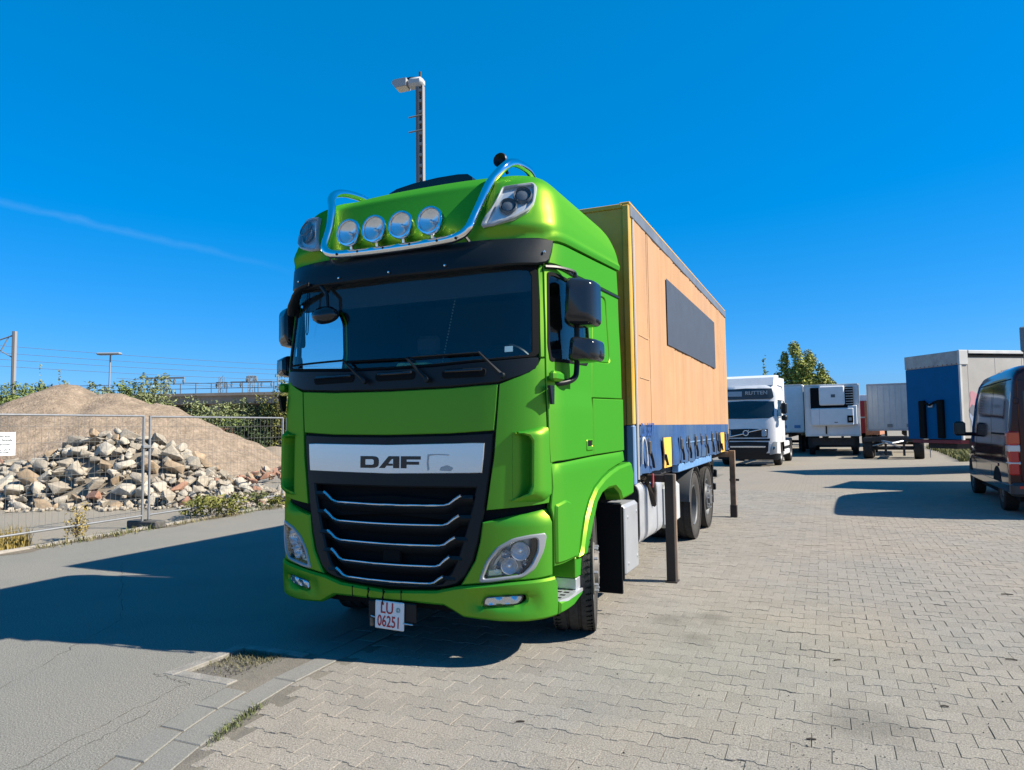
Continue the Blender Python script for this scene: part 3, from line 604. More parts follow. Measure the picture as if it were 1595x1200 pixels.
# mirrors
for sd in (1, -1):
    def mirror(nm, x0, x1, z0, z1, y):
        P = roundpoly([(x0, z0), (x1, z0+.012), (x1, z1-.03), (x0+.02, z1), ], .045, 4); n = len(P); cx, cz = (x0+x1)/2, (z0+z1)/2; V = []; Fc = []
        for (k, yy) in ((1, .12), (1.0, .02), (.95, -.05), (.80, -.085), (.5, -.10)):
            for p in P: V.append((sd*(cx+(p[0]-cx)*k), y+yy+ (p[0]-cx)*.35, cz+(p[1]-cz)*k))
        for r in range(4):
            for i in range(n): Fc.append((r*n+i, r*n+(i+1) % n, (r+1)*n+(i+1) % n, (r+1)*n+i))
        Fc.append(tuple(4*n+i for i in range(n))); Fc.append(tuple(reversed(range(n))))
        o = MB().add(V, Fc).obj(nm, BLACKG, T, 40)
        MB().add([(sd*(cx+(p[0]-cx)*.93), y+.122+(p[0]-cx)*.35, cz+(p[1]-cz)*.93) for p in P], [tuple(range(n))]).obj('mirror_glass', CHROME, o)
    mirror('mirror', 1.275, 1.495, 2.445, 2.825, .68); mirror('mirror', 1.300, 1.515, 2.175, 2.375, .68)
    arm = MB().tube(cat([(sd*1.32, .76, 2.84), (sd*1.31, .74, 2.88), (sd*1.24, .60, 2.89), (sd*1.17, .5, 2.885)]), .016, 6).tube(cat([(sd*1.33, .74, 2.80), (sd*1.33, .74, 2.45), (sd*1.33, .72, 2.15), (sd*1.32, .68, 2.06), (sd*1.26, .58, 2.02), (sd*1.18, .50, 2.02)]), .022, 8).obj('mirror_arm', BLACKP, T, 50)
    MB().box((sd*1.248, .53, 2.065), (.06, .26, .075), .02).obj('mirror_bracket', GREEN, T, 30)
    MB().prism([(.37, 1.995), (.46, 1.995), (.45, 1.86), (.41, 1.86)], 'x', sd*1.225, sd*1.245).obj('bracket_trim', BLACKP, T)
MB().tube(cat([(-1.16, .46, 2.70), (-1.08, .38, 2.78), (-.92, .26, 2.86), (-.80, .24, 2.89)]), [.045, .05, .05, .05, .045, .04, .04, .035, .03, .03, .03, .03, .03], 8, flat=.6).obj('front_mirror_arm', BLACKP, T, 50)
fm = MB().lathe([(0, -.05), (.06, -.045), (.105, -.02), (.12, .02), (.11, .05)], (-.62, .20, 2.63), 'y', 20, M=Matrix.Rotation(D2R(-35), 4, 'X') @ Matrix.Diagonal((1.05, 1, .62, 1))).obj('front_mirror', BLACKG, T, 40)
MB().tube([(-.60, .22, 2.68), (-.62, .23, 2.80), (-.70, .26, 2.87)], .016, 6).obj('mirror_stem', BLACKP, fm)
MB().tube([(-.86, .29, 2.84), (-.86, .27, 2.50), (-.85, .27, 2.48), (-.84, .27, 2.50), (-.84, .29, 2.84)], .004, 5).obj('sensor_wire', BLACKM, T)
# cab interior
B('dashboard', INTER, T, -1.12, 1.12, .40, .82, 1.75, 2.16, .05); B('cab_floor', INTER, T, -1.05, 1.05, .5, 2.2, 1.2, 1.25, 0); B('rear_bulkhead', INTER, T, -1.20, 1.20, 2.2, 2.24, 1.0, 3.2, 0)
B('ceiling', INTER, T, -1.1, 1.1, .5, 2.2, 3.0, 3.03, 0)
for x in (-.62, .62):
    s = B('seat', mat('seat_cloth', (.10, .11, .13), .9), T, x-.26, x+.26, 1.35, 1.85, 1.65, 1.80, .05); B('backrest', mat('seat_cloth', (.10, .11, .13), .9), s, x-.25, x+.25, 1.78, 1.93, 1.8, 2.42, .05)
    B('headrest', mat('seat_cloth', (.10, .11, .13), .9), s, x-.13, x+.13, 1.80, 1.90, 2.45, 2.64, .04)
ML = Matrix.Rotation(D2R(-55), 4, 'X'); ring = [ML @ Vector((math.cos(a)*.23, math.sin(a)*.23, 0))+Vector((.66, .98, 2.18)) for a in [k*math.pi/16 for k in range(33)]]
sw = MB().tube(ring, .016, 6, cap=False).obj('steering_wheel', BLACKP, T, 60); MB().tube([ring[0], ring[16]], .014, 6).lathe([(0, .02), (.07, .01), (.075, -.02)], (.66, .98, 2.18), 'z', 12).obj('wheel_hub', BLACKP, sw)
B('curtain_rail', mat('dark_cloth', (.03, .035, .045), .9), T, -1.1, 1.1, .52, .55, 2.72, 2.95, .01)
ch = MB()
for i in range(26):
    t = i/25; ch.lathe([(0, .010), (.008, 0), (0, -.010)], (.40-.11*t, .56-.06*t, 2.80-.60*t), 'z', 6)
tag_ = ch.obj('bead_chain', mat('chain', (.28, .27, .22), .4, metal=.5)); prop(tag_, 'thin pale bead chain hanging behind the windscreen', 'chain')
cpx = MB().box((.05, .52, 2.19), (.26, .14, .06), .02).box((-.06, .50, 2.20), (.10, .12, .05), .02).obj('pouch', mat('pouch_tan', (.52, .42, .14), .8)); prop(cpx, 'yellow-tan pouch lying on the dashboard behind the windscreen', 'pouch')
# ------------------------------------------------------------------ wheels and chassis
TREAD = mat('tyre_tread', (.045, .043, .041), rough=.9, spec=.2, noise=.25, nscale=25, bump=.3, bscale=70)
def tyre(r, w, groove=True):
    h = w/2; g = .012
    p = [(r*.60, -h*.80), (r*.70, -h*.98), (r*.86, -h*1.0), (r*.95, -h*.95), (r*.985, -h*.86)]
    if groove:
        for c in (-.55, -.18, .18, .55):
            p += [(r, (c-.055)*w*.86+0), (r-g, (c-.04)*w*.86), (r-g, (c+.04)*w*.86), (r, (c+.055)*w*.86)]
    else: p += [(r, -h*.7), (r, h*.7)]
    return p+[(r*.985, h*.86), (r*.95, h*.95), (r*.86, h*1.0), (r*.70, h*.98), (r*.60, h*.80)]
def wheel(parent, c, sd, r=.505, w=.315, kind='front', steer=0., colour=None, nut=True):
    root = MB().lathe(tyre(r, w), (0, 0, 0), 'x', 48).obj('tyre', TREAD, parent, 35); root.name = 'wheel'
    root.location = c; root.rotation_euler = (0, 0, steer)
    if kind == 'front':     # cut the sipes of the ribs as small dark notches
        mb = MB()
        for k in range(60):
            a = k*2*math.pi/60
            for u in (-.43, .43, .37, -.37):
                M = Matrix.Rotation(a, 4, 'X'); mb.box((0, 0, 0), (.030, .007, .012), 0, Matrix.Rotation(a, 4, 'X') @ Matrix.Translation((u*w, 0, r-.003)) @ Matrix.Rotation(.5, 4, 'Z'))
        mb.obj('tread_sipes', BLACKM, root)
    rc = colour or ALU; h = w/2
    if kind == 'drive': pr = [(r*.60, h*.85), (r*.585, h*.88), (r*.55, h*.78), (r*.52, h*.1), (r*.50, -h*.35), (r*.30, -h*.40), (r*.25, -h*.3), (.0, -h*.3)]
    elif kind == 'tag': pr = [(r*.60, h*.85), (r*.585, h*.88), (r*.55, h*.80), (r*.50, h*.55), (r*.44, h*.75), (r*.40, h*1.0), (r*.28, h*1.02), (r*.25, h*1.25), (.0, h*1.28)]
    else: pr = [(r*.60, h*.85), (r*.585, h*.90), (r*.55, h*.84), (r*.50, h*.60), (r*.45, h*.80), (r*.42, h*1.0), (r*.30, h*1.02), (r*.27, h*1.22), (.0, h*1.25)]
    rim = MB().lathe([(a, sd*b) for a, b in pr], (0, 0, 0), 'x', 32).obj('rim', rc, root, 35)
    MB().lathe([(r*.60, -sd*h*.8), (r*.5, -sd*h*.6), (0, -sd*h*.6)], (0, 0, 0), 'x', 24).obj('inner_disc', BLACKM, root, 35)
    if nut:
        mb = MB(); rr, hh = (.38*r, -h*.39) if kind == 'drive' else (.36*r, h*1.03 if kind == 'tag' else h*1.01)
        for k in range(10):
            a = k*2*math.pi/10; mb.lathe([(.014, 0), (.014, sd*.03), (.0, sd*.034)], (sd*hh, math.cos(a)*rr, math.sin(a)*rr), 'x', 6)
        mb.obj('wheel_nuts', GREYM, root)
    return root
RIMG = mat('rim_grey', (.13, .12, .105), .65, metal=.2, noise=.2, nscale=9); RIMD = mat('rim_dark', (.10, .105, .11), .55, metal=.4, noise=.2, nscale=9)
for sd in (1, -1):
    wheel(T, (sd*1.055, 1.42, .502), sd, .502, .315, 'front', D2R(15), RIMG)
    wheel(T, (sd*1.06, 6.58, .50), sd, .50, .30, 'drive', 0, RIMD); wheel(T, (sd*.73, 6.58, .50), sd, .50, .30, 'drive', 0, RIMD, False)
    wheel(T, (sd*1.055, 7.86, .50), sd, .50, .315, 'tag', 0, RIMD)
    B('mud_flap', BLACKM, T, sd*.90, sd*1.285, 2.06, 2.085, .16, .98, .006)
    MB().lathe([(.62, sd*.70), (.66, sd*.72), (.66, sd*.98), (.64, sd*1.0)], (0, 1.42, .52), 'x', 24, a0=D2R(-10), a1=D2R(150)).obj('inner_arch', BLACKM, T, 30)
    if sd > 0:
        MB().ex(1.00, 1.262, 2.26, 2.80, .27, .945, .03).obj('side_cover', mat('cover_grey', (.30, .315, .335), .45, metal=.3, noise=.08, nscale=4), T, 30)
        B('cover_front', BLACKM, T, .60, 1.255, 2.235, 2.262, .25, .93, .004)
        mb = MB()
        for y, z in ((2.38, .82), (2.72, .84), (2.38, .38), (2.72, .40)): mb.lathe([(0, .006), (.014, .004), (.018, 0)], (1.263, y, z), 'x', 8)
        mb.obj('cover_bolts', GREYM, T)
    P = roundpoly([(.64, .42), (1.20, .42), (1.20, 1.09), (.64, 1.09)], .13, 5)
    P = [(sd*p[0], p[1]) for p in P]; tk = MB().prism(P, 'y', 3.10, 4.26).obj('fuel_tank', ALU, T, 40)
    for y in (3.34, 3.95):
        Q = [(sd*(.92+(abs(p[0])-.92)*1.02), .755+(p[1]-.755)*1.02) for p in P]; MB().prism(Q, 'y', y, y+.045).obj('tank_strap', GREYM, tk, 40)
    MB().prism([(sd*(.92+(abs(p[0])-.92)*1.005), .755+(p[1]-.755)*1.005) for p in P], 'y', 3.075, 3.115).obj('tank_end_shaded', CHASS, tk, 40)  # shade on the tank's front end, put into its dark colour
    MB().tube([(sd*1.02, 3.04, .40), (sd*1.02, 3.02, .80), (sd*1.0, 3.06, .92)], .018, 6).obj('tank_ladder', RUST2, tk)
    B('side_marker', mat('amber', (.75, .28, .02), .3), tk, sd*1.03, sd*1.05, 3.015, 3.03, .60, .72, .004)
    B('additive_tank', mat('grey_plastic', (.34, .36, .37), .55), T, sd*.72, sd*1.22, 4.50, 5.32, .42, .96, .05); B('tank_belt', GREYM, T, sd*.70, sd*1.235, 4.86, 4.92, .41, .97, .05)
    for yc, nm in ((6.58, .0), (7.86, .0)):
        MB().lathe([(.555, sd*.62), (.575, sd*.66), (.575, sd*1.22), (.555, sd*1.225), (.555, sd*.62)], (0, yc, .52), 'x', 20, a0=D2R(40 if yc < 7 else 15), a1=D2R(172 if yc < 7 else 105)).obj('mudguard', mat('mudguard_grey', (.075, .08, .085), .6), T, 30)
    B('rear_flap', BLACKM, T, sd*.90, sd*1.22, 8.40, 8.42, .35, 1.0, .004)
    B('frame_rail', CHASS, T, sd*.36, sd*.45, .9, 9.4, .80, 1.08, .004)
    B('rear_lamp_box', BLACKP, T, sd*.80, sd*1.15, 9.38, 9.45, .72, .86, .01)
for y in (2.9, 4.3, 5.6, 7.1, 9.3): B('cross_member', CHASS, T, -.36, .36, y, y+.1, .84, 1.02, 0)
for y in (1.42, 6.58, 7.86): MB().tube([(-1.0, y, .5), (1.0, y, .5)], .09, 10).obj('axle', CHASS, T, 40)
B('engine_block', BLACKM, T, -.7, .7, .5, 2.2, .45, 1.18, .05); B('gearbox', BLACKM, T, -.35, .35, 2.2, 3.4, .45, .95, .05)
B('underrun_bar', BLACKP, T, -1.12, 1.12, 9.40, 9.50, .48, .60, .01); B('bar_hanger', CHASS, T, .40, .48, 9.30, 9.42, .5, .95, 0); B('bar_hanger', CHASS, T, -.48, -.40, 9.30, 9.42, .5, .95, 0)
B('toolbox', BLACKM, T, .70, 1.16, 8.55, 8.95, .82, 1.08, .02)
MB().tube([(.95, 2.42, 1.06), (.95, 2.55, 1.16), (.70, 2.65, 1.22), (.3, 2.6, 1.22)], .05, 8).obj('intake_pipe', RUST2, T, 50)
MB().tube([(1.17, 3.35, 1.16), (1.19, 3.5, 1.08), (1.22, 3.62, .92), (1.22, 3.72, .80), (1.22, 3.76, .95), (1.21, 3.70, 1.10), (1.19, 3.6, 1.2)], .028, 6).obj('hose_loop', RUST, T, 50)
for sd in (1, -1):
    MB().prism([(2.36, 1.0), (2.62, 1.0), (2.62, 1.9), (2.36, 3.2)], 'x', sd*1.0, sd*1.03).obj('side_deflector', BLACKM, T)
B('air_lines', BLACKM, T, -.5, .5, 2.31, 2.36, 1.1, 1.7, 0)
# ================================================================== SWAP BODY on the chassis, standing on its legs
Y0, Y1, ZB, ZS, ZT = 2.69, 10.42, 1.195, 1.705, 4.0; XS = 1.272
SB = thing('cargo_unit', 'tan and blue curtain-sided cargo body carried by the green lorry, standing on four legs', 'cargo body', (0, Y0, 0)); SB.location = (0, 0, 0)
YELB = mat('front_wall_blue', (.022, .05, .09), rough=.5, noise=.15, nscale=5)
fwall = B('front_wall', YELLOW, SB, -1.19, 1.19, Y0+.02, Y0+.06, ZS, ZT-.05, .004)
for x in (-.8, -.4, 0, .4, .8): B('wall_rib', YELLOW, fwall, x-.03, x+.03, Y0, Y0+.02, ZS+.02, ZT-.12, .006)
B('front_wall_lower', YELB, SB, -1.19, 1.19, Y0+.02, Y0+.06, ZB-.02, ZS-.003, .004)
for sd in (1, -1):
    B('corner_post', YELLOW, SB, sd*1.19, sd*1.268, Y0-.005, Y0+.09, ZS, ZT-.02, .012); B('corner_post_foot', mat('pale_blue_post', (.12, .21, .36), .5), SB, sd*1.185, sd*1.268, Y0-.005, Y0+.09, 1.10, ZS-.003, .012)
    B('rear_post', YELLOW, SB, sd*1.19, sd*1.268, Y1-.09, Y1, ZB, ZT-.02, .012)
    B('roof_rail', mat('rail_grey', (.17, .18, .19), .45, metal=.4, noise=.2, nscale=3), SB, sd*1.225, sd*1.284, Y0+.03, Y1-.01, ZT-.15, ZT-.022, .008)
    B('roof_lip', YELLOW, SB, sd*1.16, sd*1.276, Y0+.012, Y1-.004, ZT-.02, ZT+.012, .008)
    MB().tube([(sd*1.278, Y0+.10, 1.15), (sd*1.278, Y0+.10, ZT-.16)], .014, 6).obj('curtain_pole', mat('pale_pole', (.62, .58, .52), .4, metal=.4), SB, 60)
    # curtain cloth with its vertical folds, in two colours
    def cloth(nm, za, zb, m, amp, rows):
        mb = MB(); n = 230; rr = random.Random(3)
        ph = [rr.uniform(0, 6.28) for _ in range(8)]; fold = {}
        for y in (3.43, 4.2, 5.0, 5.55, 6.25, 6.75, 7.25, 7.9, 8.45, 9.2, 9.9): fold[y] = rr.uniform(.5, 1)
        for j in range(rows+1):
            z = za+(zb-za)*j/rows
            for i in range(n+1):
                y = Y0+.11+(Y1-Y0-.2)*i/n; o = amp*(math.sin(y*4.1+ph[0]+.4*math.sin(z*1.3))*.5+math.sin(y*9.7+ph[1]+z*.5)*.3+math.sin(y*23+ph[2]+z*.9)*.12)
                for fy, k in fold.items(): o -= .022*k*math.exp(-((y-fy-.02*math.sin(z*2+fy))/.022)**2)
                if m is CURTB:
                    fl = sst(ZS-z, .05, .5); o += fl*(.014*math.sin(y*11+ph[3])+.012*math.sin(y*27+ph[4])+.006*math.sin(y*51+z*8))
                mb.v.append((sd*(XS+o), y, z-(.010*math.sin(y*2.3+1)+.007*math.sin(y*5.1+2)+.005*math.sin(y*13.7)+.003*math.sin(y*29) if (j == 0 and m is CURTB) else 0)))
        for j in range(rows):
            for i in range(n):
                a = j*(n+1)+i; mb.f.append((a, a+1, a+n+2, a+n+1) if sd > 0 else (a, a+n+1, a+n+2, a+1)); mb.mi.append(0)
        return mb.obj(nm, m, SB, 60, recalc=False)
    cu1 = cloth('curtain', ZS, ZT-.10, CURT, .006, 14); cu2 = cloth('curtain_skirt', ZB, ZS-.001, CURTB, .006, 10)
    MB().ex(sd*1.285, sd*1.2885, 4.43, 8.66, 2.70, 3.53, 0).obj('window_patch', PATCH, cu1)
    mb = MB()
    for y in (3.43, 3.43): mb.ex(sd*1.2815, sd*1.2835, y, y+.006, ZS, ZT-.15)
    for z in (2.2, 2.65): mb.ex(sd*1.2815, sd*1.2835, 2.95, 3.43, z, z+.006)
    mb.obj('curtain_seam', mat('seam_brown', (.42, .26, .14), .7), cu1)
    B('tie_webbing', mat('webbing_blue', (.10, .20, .36), .6), cu2, sd*1.288, sd*1.291, 5.5, 8.3, 1.45, 1.47, 0)
    STR = mat('strap_black', (.018, .018, .022), .8); BUC = mat('buckle', (.09, .075, .06), .5, metal=.5)
    for y in (3.21, 5.06, 5.63, 6.2, 6.73, 7.24, 7.87, 8.40, 8.75, 9.60, 9.98):
        dz = rnd.uniform(-.02, .02); s = MB().tube([(sd*1.294, y, 1.57+dz), (sd*1.300, y+.01, 1.42), (sd*1.302, y-.01, 1.30), (sd*1.29, y, 1.20)], .018, 4, flat=.35).obj('curtain_strap', STR, SB)
        B('buckle', BUC, s, sd*1.292, sd*1.318, y-.030, y+.030, 1.40+dz, 1.54+dz, .008)
        if rnd.random() < .7: MB().tube([(sd*1.305, y+.03, 1.42), (sd*1.31, y+.12, 1.31), (sd*1.30, y+.16+rnd.uniform(0, .06), 1.235)], .015, 4, flat=.35).obj('strap_tail', STR, s)
    for y, w in ((3.96, .44), (8.92, .50)):
        mb = MB(); n = 8
        for i in range(n+1):
            yy = y+w*i/n; mb.v += [(sd*(1.300+.012*(i % 2)), yy, 1.20), (sd*(1.300+.012*(i % 2)), yy, 1.555)]
        for i in range(n): mb.f.append((2*i, 2*i+2, 2*i+3, 2*i+1)); mb.mi.append(0)
        fl = mb.obj('yellow_flap', mat('flap_yellow', (.62, .38, .06), .6), SB); 
        for yy in (y-.05, y+w+.03): MB().tube([(sd*1.30, yy, 1.56), (sd*1.31, yy+.01, 1.38), (sd*1.30, yy+.02, 1.22)], .022, 4, flat=.35).obj('flap_strap', STR, fl)
        MB().tube([(sd*1.318, y-.01, 1.36), (sd*1.318, y+.06, 1.28), (sd*1.316, y+.13, 1.23)], .018, 4, flat=.4).obj('flap_strap', STR, fl)
    MB().tube(cat([(sd*1.292, 2.90, 1.30), (sd*1.295, 2.90, 1.50), (sd*1.30, 2.93, 1.56), (sd*1.30, 2.99, 1.565), (sd*1.30, 3.06, 1.48), (sd*1.30, 3.10, 1.34), (sd*1.295, 3.12, 1.27)]), .012, 6).obj('rope_loop', mat('pale_rope', (.42, .44, .46), .7), SB, 60)
    # floor frame and legs
    B('floor_rail', mat('floor_rail_blue', (.10, .22, .42), .5, noise=.2), SB, sd*1.17, sd*1.262, 5.05, 8.0, 1.08, 1.19, .01)
    B('floor_beam', CHASS, SB, sd*1.0, sd*1.16, Y0+.1, Y1-.1, 1.09, 1.18, .006)
    lg = MB().ex(sd*1.405, sd*1.505, 3.42, 3.54, 0.0, 1.165, .006).obj('support_leg', RUST, SB); B('leg_arm', RUST, lg, sd*.9, sd*1.405, 3.44, 3.52, 1.075, 1.155, .006)
    B('leg_edge', RUST2, lg, sd*1.497, sd*1.509, 3.50, 3.545, .02, 1.16, .003); B('leg_foot', RUST, lg, sd*1.39, sd*1.52, 3.40, 3.56, 0.001, .014, .003)
    if sd > 0: B('red_tag', mat('red_tag', (.30, .03, .04), .6), lg, 1.28, 1.295, 3.38, 3.42, 1.02, 1.17, .003)
    lg = MB().ex(sd*1.40, sd*1.50, 9.25, 9.35, 0.0, 1.22, .006).obj('support_leg', RUST2, SB); B('leg_arm', RUST2, lg, sd*.9, sd*1.40, 9.26, 9.34, 1.10, 1.20, .006); B('leg_pin', RUST, lg, sd*1.39, sd*1.56, 9.28, 9.32, .66, .70, .003); B('leg_foot', RUST, lg, sd*1.39, sd*1.51, 9.24, 9.36, .001, .22, .004)
TMX = Matrix(((0, 0, 1, 1.293), (1, 0, 0, 3.19), (0, 1, 0, 1.648), (0, 0, 0, 1)))
text('skirt_lettering', 'DA 3877', .20, mat('lettering_blue', (.012, .06, .22), .6), SB, TMX, .85, .001)
B('body_floor', CHASS, SB, -1.16, 1.16, Y0+.07, Y1-.05, 1.186, 1.25, 0); B('body_roof', mat('roof_tarp', (.55, .50, .40), .7), SB, -1.158, 1.158, Y0+.02, Y1-.02, ZT-.03, ZT-.005, 0)
B('front_header', YELLOW, SB, -1.19, 1.19, Y0+.004, Y0+.06, ZT-.05, ZT-.004, .006)
for sd in (1, -1): d = B('rear_door', YELLOW, SB, sd*.01, sd*1.185, Y1-.06, Y1-.01, ZB, ZT-.06, .006); MB().tube([(sd*.3, Y1+.01, 1.25), (sd*.3, Y1+.01, 3.9)], .02, 6).obj('lock_rod', GREYM, d)
# ================================================================== GROUND
def nodes_ground(name, base, dark, light, scale=1.0, bump=.35, joints=False, grit=.26, spots=False):
    m = mat(name, base, rough=.92, spec=.25); nt = m.node_tree; b = nt.nodes['Principled BSDF']; L = nt.links.new
    tc = nt.nodes.new('ShaderNodeTexCoord'); gp = nt.nodes.new('ShaderNodeNewGeometry')
    def noise(sc, det=6, r=.6):
        n = nt.nodes.new('ShaderNodeTexNoise'); n.inputs['Scale'].default_value = sc; n.inputs['Detail'].default_value = det; n.inputs['Roughness'].default_value = r; L(gp.outputs['Position'], n.inputs['Vector']); return n.outputs['Fac']
    def mr(v, a, c, o0, o1):
        n = nt.nodes.new('ShaderNodeMapRange'); n.inputs[1].default_value = a; n.inputs[2].default_value = c; n.inputs[3].default_value = o0; n.inputs[4].default_value = o1; L(v, n.inputs[0]); return n.outputs[0]
    def mix(f, a, c, mode='MIX'):
        n = nt.nodes.new('ShaderNodeMixRGB'); n.blend_type = mode
        for i, q in enumerate((f, a, c)):
            if isinstance(q, float): n.inputs[i].default_value = q
            elif isinstance(q, tuple): n.inputs[i].default_value = (*q, 1)
            else: L(q, n.inputs[i])
        return n.outputs[0]
    col = mix(mr(noise(.35*scale, 5), .40, .66, 0, .75), base, light)
    col = mix(mr(noise(.9*scale, 6), .52, .72, 0, .55), col, dark)
    gr_ = noise(95, 3, .7); col = mix(1.0, col, mr(gr_, .25, .75, 1-grit, 1+grit), 'MULTIPLY')
    v = nt.nodes.new('ShaderNodeTexVoronoi'); v.inputs['Scale'].default_value = 130; L(gp.outputs['Position'], v.inputs['Vector'])
    col = mix(1.0, col, mr(v.outputs['Distance'], .0, .6, 1.12, .88), 'MULTIPLY')
    h = gr_
    if joints:      # far field only, past the built stones: the same pitch of joints
        br = nt.nodes.new('ShaderNodeTexBrick'); br.inputs['Scale'].default_value = 1; br.inputs['Brick Width'].default_value = .2; br.inputs['Row Height'].default_value = .155; br.inputs['Mortar Size'].default_value = .004; br.inputs['Color1'].default_value = (1, 1, 1, 1); br.inputs['Color2'].default_value = (.93, .93, .93, 1); br.inputs['Mortar'].default_value = (.62, .6, .58, 1)
        L(gp.outputs['Position'], br.inputs['Vector']); col = mix(1.0, col, br.outputs['Color'], 'MULTIPLY')
    if spots:
        for (sx, sy, r0) in ((1.71, 1.96, .16), (2.05, 2.16, .16), (2.0, 1.45, .14), (3.2, .2, .3)):
            d = nt.nodes.new('ShaderNodeVectorMath'); d.operation = 'DISTANCE'; L(gp.outputs['Position'], d.inputs[0]); d.inputs[1].default_value = (sx, sy, 0)
            nz = nt.nodes.new('ShaderNodeMath'); nz.operation = 'MULTIPLY_ADD'; L(noise(5, 4), nz.inputs[0]); nz.inputs[1].default_value = .55; L(d.outputs['Value'], nz.inputs[2]); col = mix(1.0, col, mr(nz.outputs[0], r0*.6+.22, r0+.34, .74, 1.0), 'MULTIPLY')
    L(col, b.inputs['Base Color'])
    bp = nt.nodes.new('ShaderNodeBump'); bp.inputs['Strength'].default_value = bump; bp.inputs['Distance'].default_value = .006; L(h, bp.inputs['Height']); L(bp.outputs[0], b.inputs['Normal'])
    return m
ASPH = nodes_ground('asphalt_old', (0.190, 0.188, 0.169), (0.159, 0.158, 0.145), (0.221, 0.208, 0.180), 1.0, 1.4, grit=.62)
GRAV = nodes_ground('yard_gravel', (0.227, 0.206, 0.169), (0.171, 0.160, 0.136), (0.266, 0.235, 0.188), .5, .8)
FARP = nodes_ground('far_paving', (0.236, 0.214, 0.180), (0.201, 0.185, 0.160), (0.257, 0.228, 0.184), .5, .4, True)
JOINT = nodes_ground('joint_sand', (.142, .132, .112), (.10, .095, .082), (.185, .168, .135), 3, .6)
def sheet(name, quads, m, parent=None):
    mb = MB()
    for q in quads: mb.add(q, [tuple(range(len(q)))])
    o = mb.obj(name, m, parent, recalc=False); return prop(o, kind='structure') if parent is None else o
def R4(x0, x1, y0, y1, z): return [(x0, y0, z), (x1, y0, z), (x1, y1, z), (x0, y1, z)]
sheet('ground', [R4(-2500, 2500, -2500, 2500, -.06)], GRAV)
FX = lambda y: -7.86-.083*(y-2.0)        # the fence line
def gl(y): return -.70+.30*max(0, (-y-.35)/1.5)**1.8     # left edge of the gutter
def gr(y): return gl(y)+.375+.02*max(0, -y-.3)
ys = sorted([-9, -4]+[-3+.15*i for i in range(31)]+[3, 6, 12, 40, 80, -.69, .035])
q = []
for a, b in zip(ys, ys[1:]):
    ya, yb = max(a, -3), max(b, -3); xa, xb = gl(ya), gl(yb)
    def qd(x0, x1, y0, y1, e0=None, e1=None): q.append([(x0, y0, 0), (e0 if e0 is not None else x1, y0, 0), (e1 if e1 is not None else x1, y1, 0), (x0, y1, 0)])
    if b <= -.689 or a >= .034: q.append([(FX(a)+.05 if a > -5 else -7.2, a, 0), (xa, a, 0), (xb, b, 0), (FX(b)+.05, b, 0)])
    else: q.append([(FX(a)+.05, a, 0), (-1.27, a, 0), (-1.27, b, 0), (FX(b)+.05, b, 0)])
sheet('asphalt_road', q, ASPH)
sheet('gravel_yard', [[(-90, -30, -.02), (-7.0, -30, -.02), (FX(0)+.06, 0, -.02), (FX(60)+.06, 60, -.02), (-30, 90, -.02), (-90, 90, -.02)]], GRAV)
YP = 15.0
sheet('paved_yard_far', [R4(-.75, 60, YP-.3, 28, -.006), R4(9.0, 60, -12, YP-.3, -.006), R4(-.30, 9.0, -12, -3.2, -.006)], FARP)
sheet('gravel_yard_far', [R4(-3, 70, 27.9, 90, -.004)], GRAV)
PY = sheet('paved_yard', [R4(-.80, 9.05, -3.3, YP, -.0052)], JOINT)
PAVM = nodes_ground('paver_concrete', (.226, .216, .194), (.198, .194, .180), (.262, .232, .190), 1.0, 1.0, grit=.52, spots=True)
nt = PAVM.node_tree; b_ = nt.nodes['Principled BSDF']; lk = b_.inputs['Base Color'].links[0]; src = lk.from_socket
ge = nt.nodes.new('ShaderNodeNewGeometry'); oi = nt.nodes.new('ShaderNodeObjectInfo'); ad = nt.nodes.new('ShaderNodeMath'); ad.operation = 'ADD'; nt.links.new(ge.outputs['Random Per Island'], ad.inputs[0]); nt.links.new(oi.outputs['Random'], ad.inputs[1])
fr_ = nt.nodes.new('ShaderNodeMath'); fr_.operation = 'FRACT'; nt.links.new(ad.outputs[0], fr_.inputs[0]); mr_ = nt.nodes.new('ShaderNodeMapRange'); mr_.inputs[3].default_value = .93; mr_.inputs[4].default_value = 1.06; nt.links.new(fr_.outputs[0], mr_.inputs[0])
mx_ = nt.nodes.new('ShaderNodeVectorMath'); mx_.operation = 'SCALE'; nt.links.new(src, mx_.inputs[0]); nt.links.new(mr_.outputs[0], mx_.inputs['Scale']); nt.links.new(mx_.outputs[0], b_.inputs['Base Color'])
# one interlocking double-T stone, 200 x 165 mm: chamfered top and sloping shoulder
a_, h_, e_ = .0115, .0775, .0009
OUT = [(-.1+e_, h_+a_-e_), (-.059, h_+a_-e_), (-.041, h_-a_-e_), (.041, h_-a_-e_), (.059, h_+a_-e_), (.1-e_, h_+a_-e_), (.1-e_, -h_-a_+e_), (.059, -h_-a_+e_), (.041, -h_+a_+e_), (-.041, -h_+a_+e_), (-.059, -h_-a_+e_), (-.1+e_, -h_-a_+e_)]
OUT = list(reversed(OUT)); INN = [(p[0]-math.copysign(.0018, p[0]), p[1]-math.copysign(.0022, p[1])) for p in OUT]
PV = [(*p, 0.) for p in INN]+[(*p, -.0042) for p in OUT]; PF = [tuple(range(12))]+[(i+12, (i+1) % 12+12, (i+1) % 12, i) for i in range(12)]
pm = MB().add(PV, PF).mesh('paver', PAVM, recalc=False)
cells = []
nrow = int((YP+3.3)/.155)
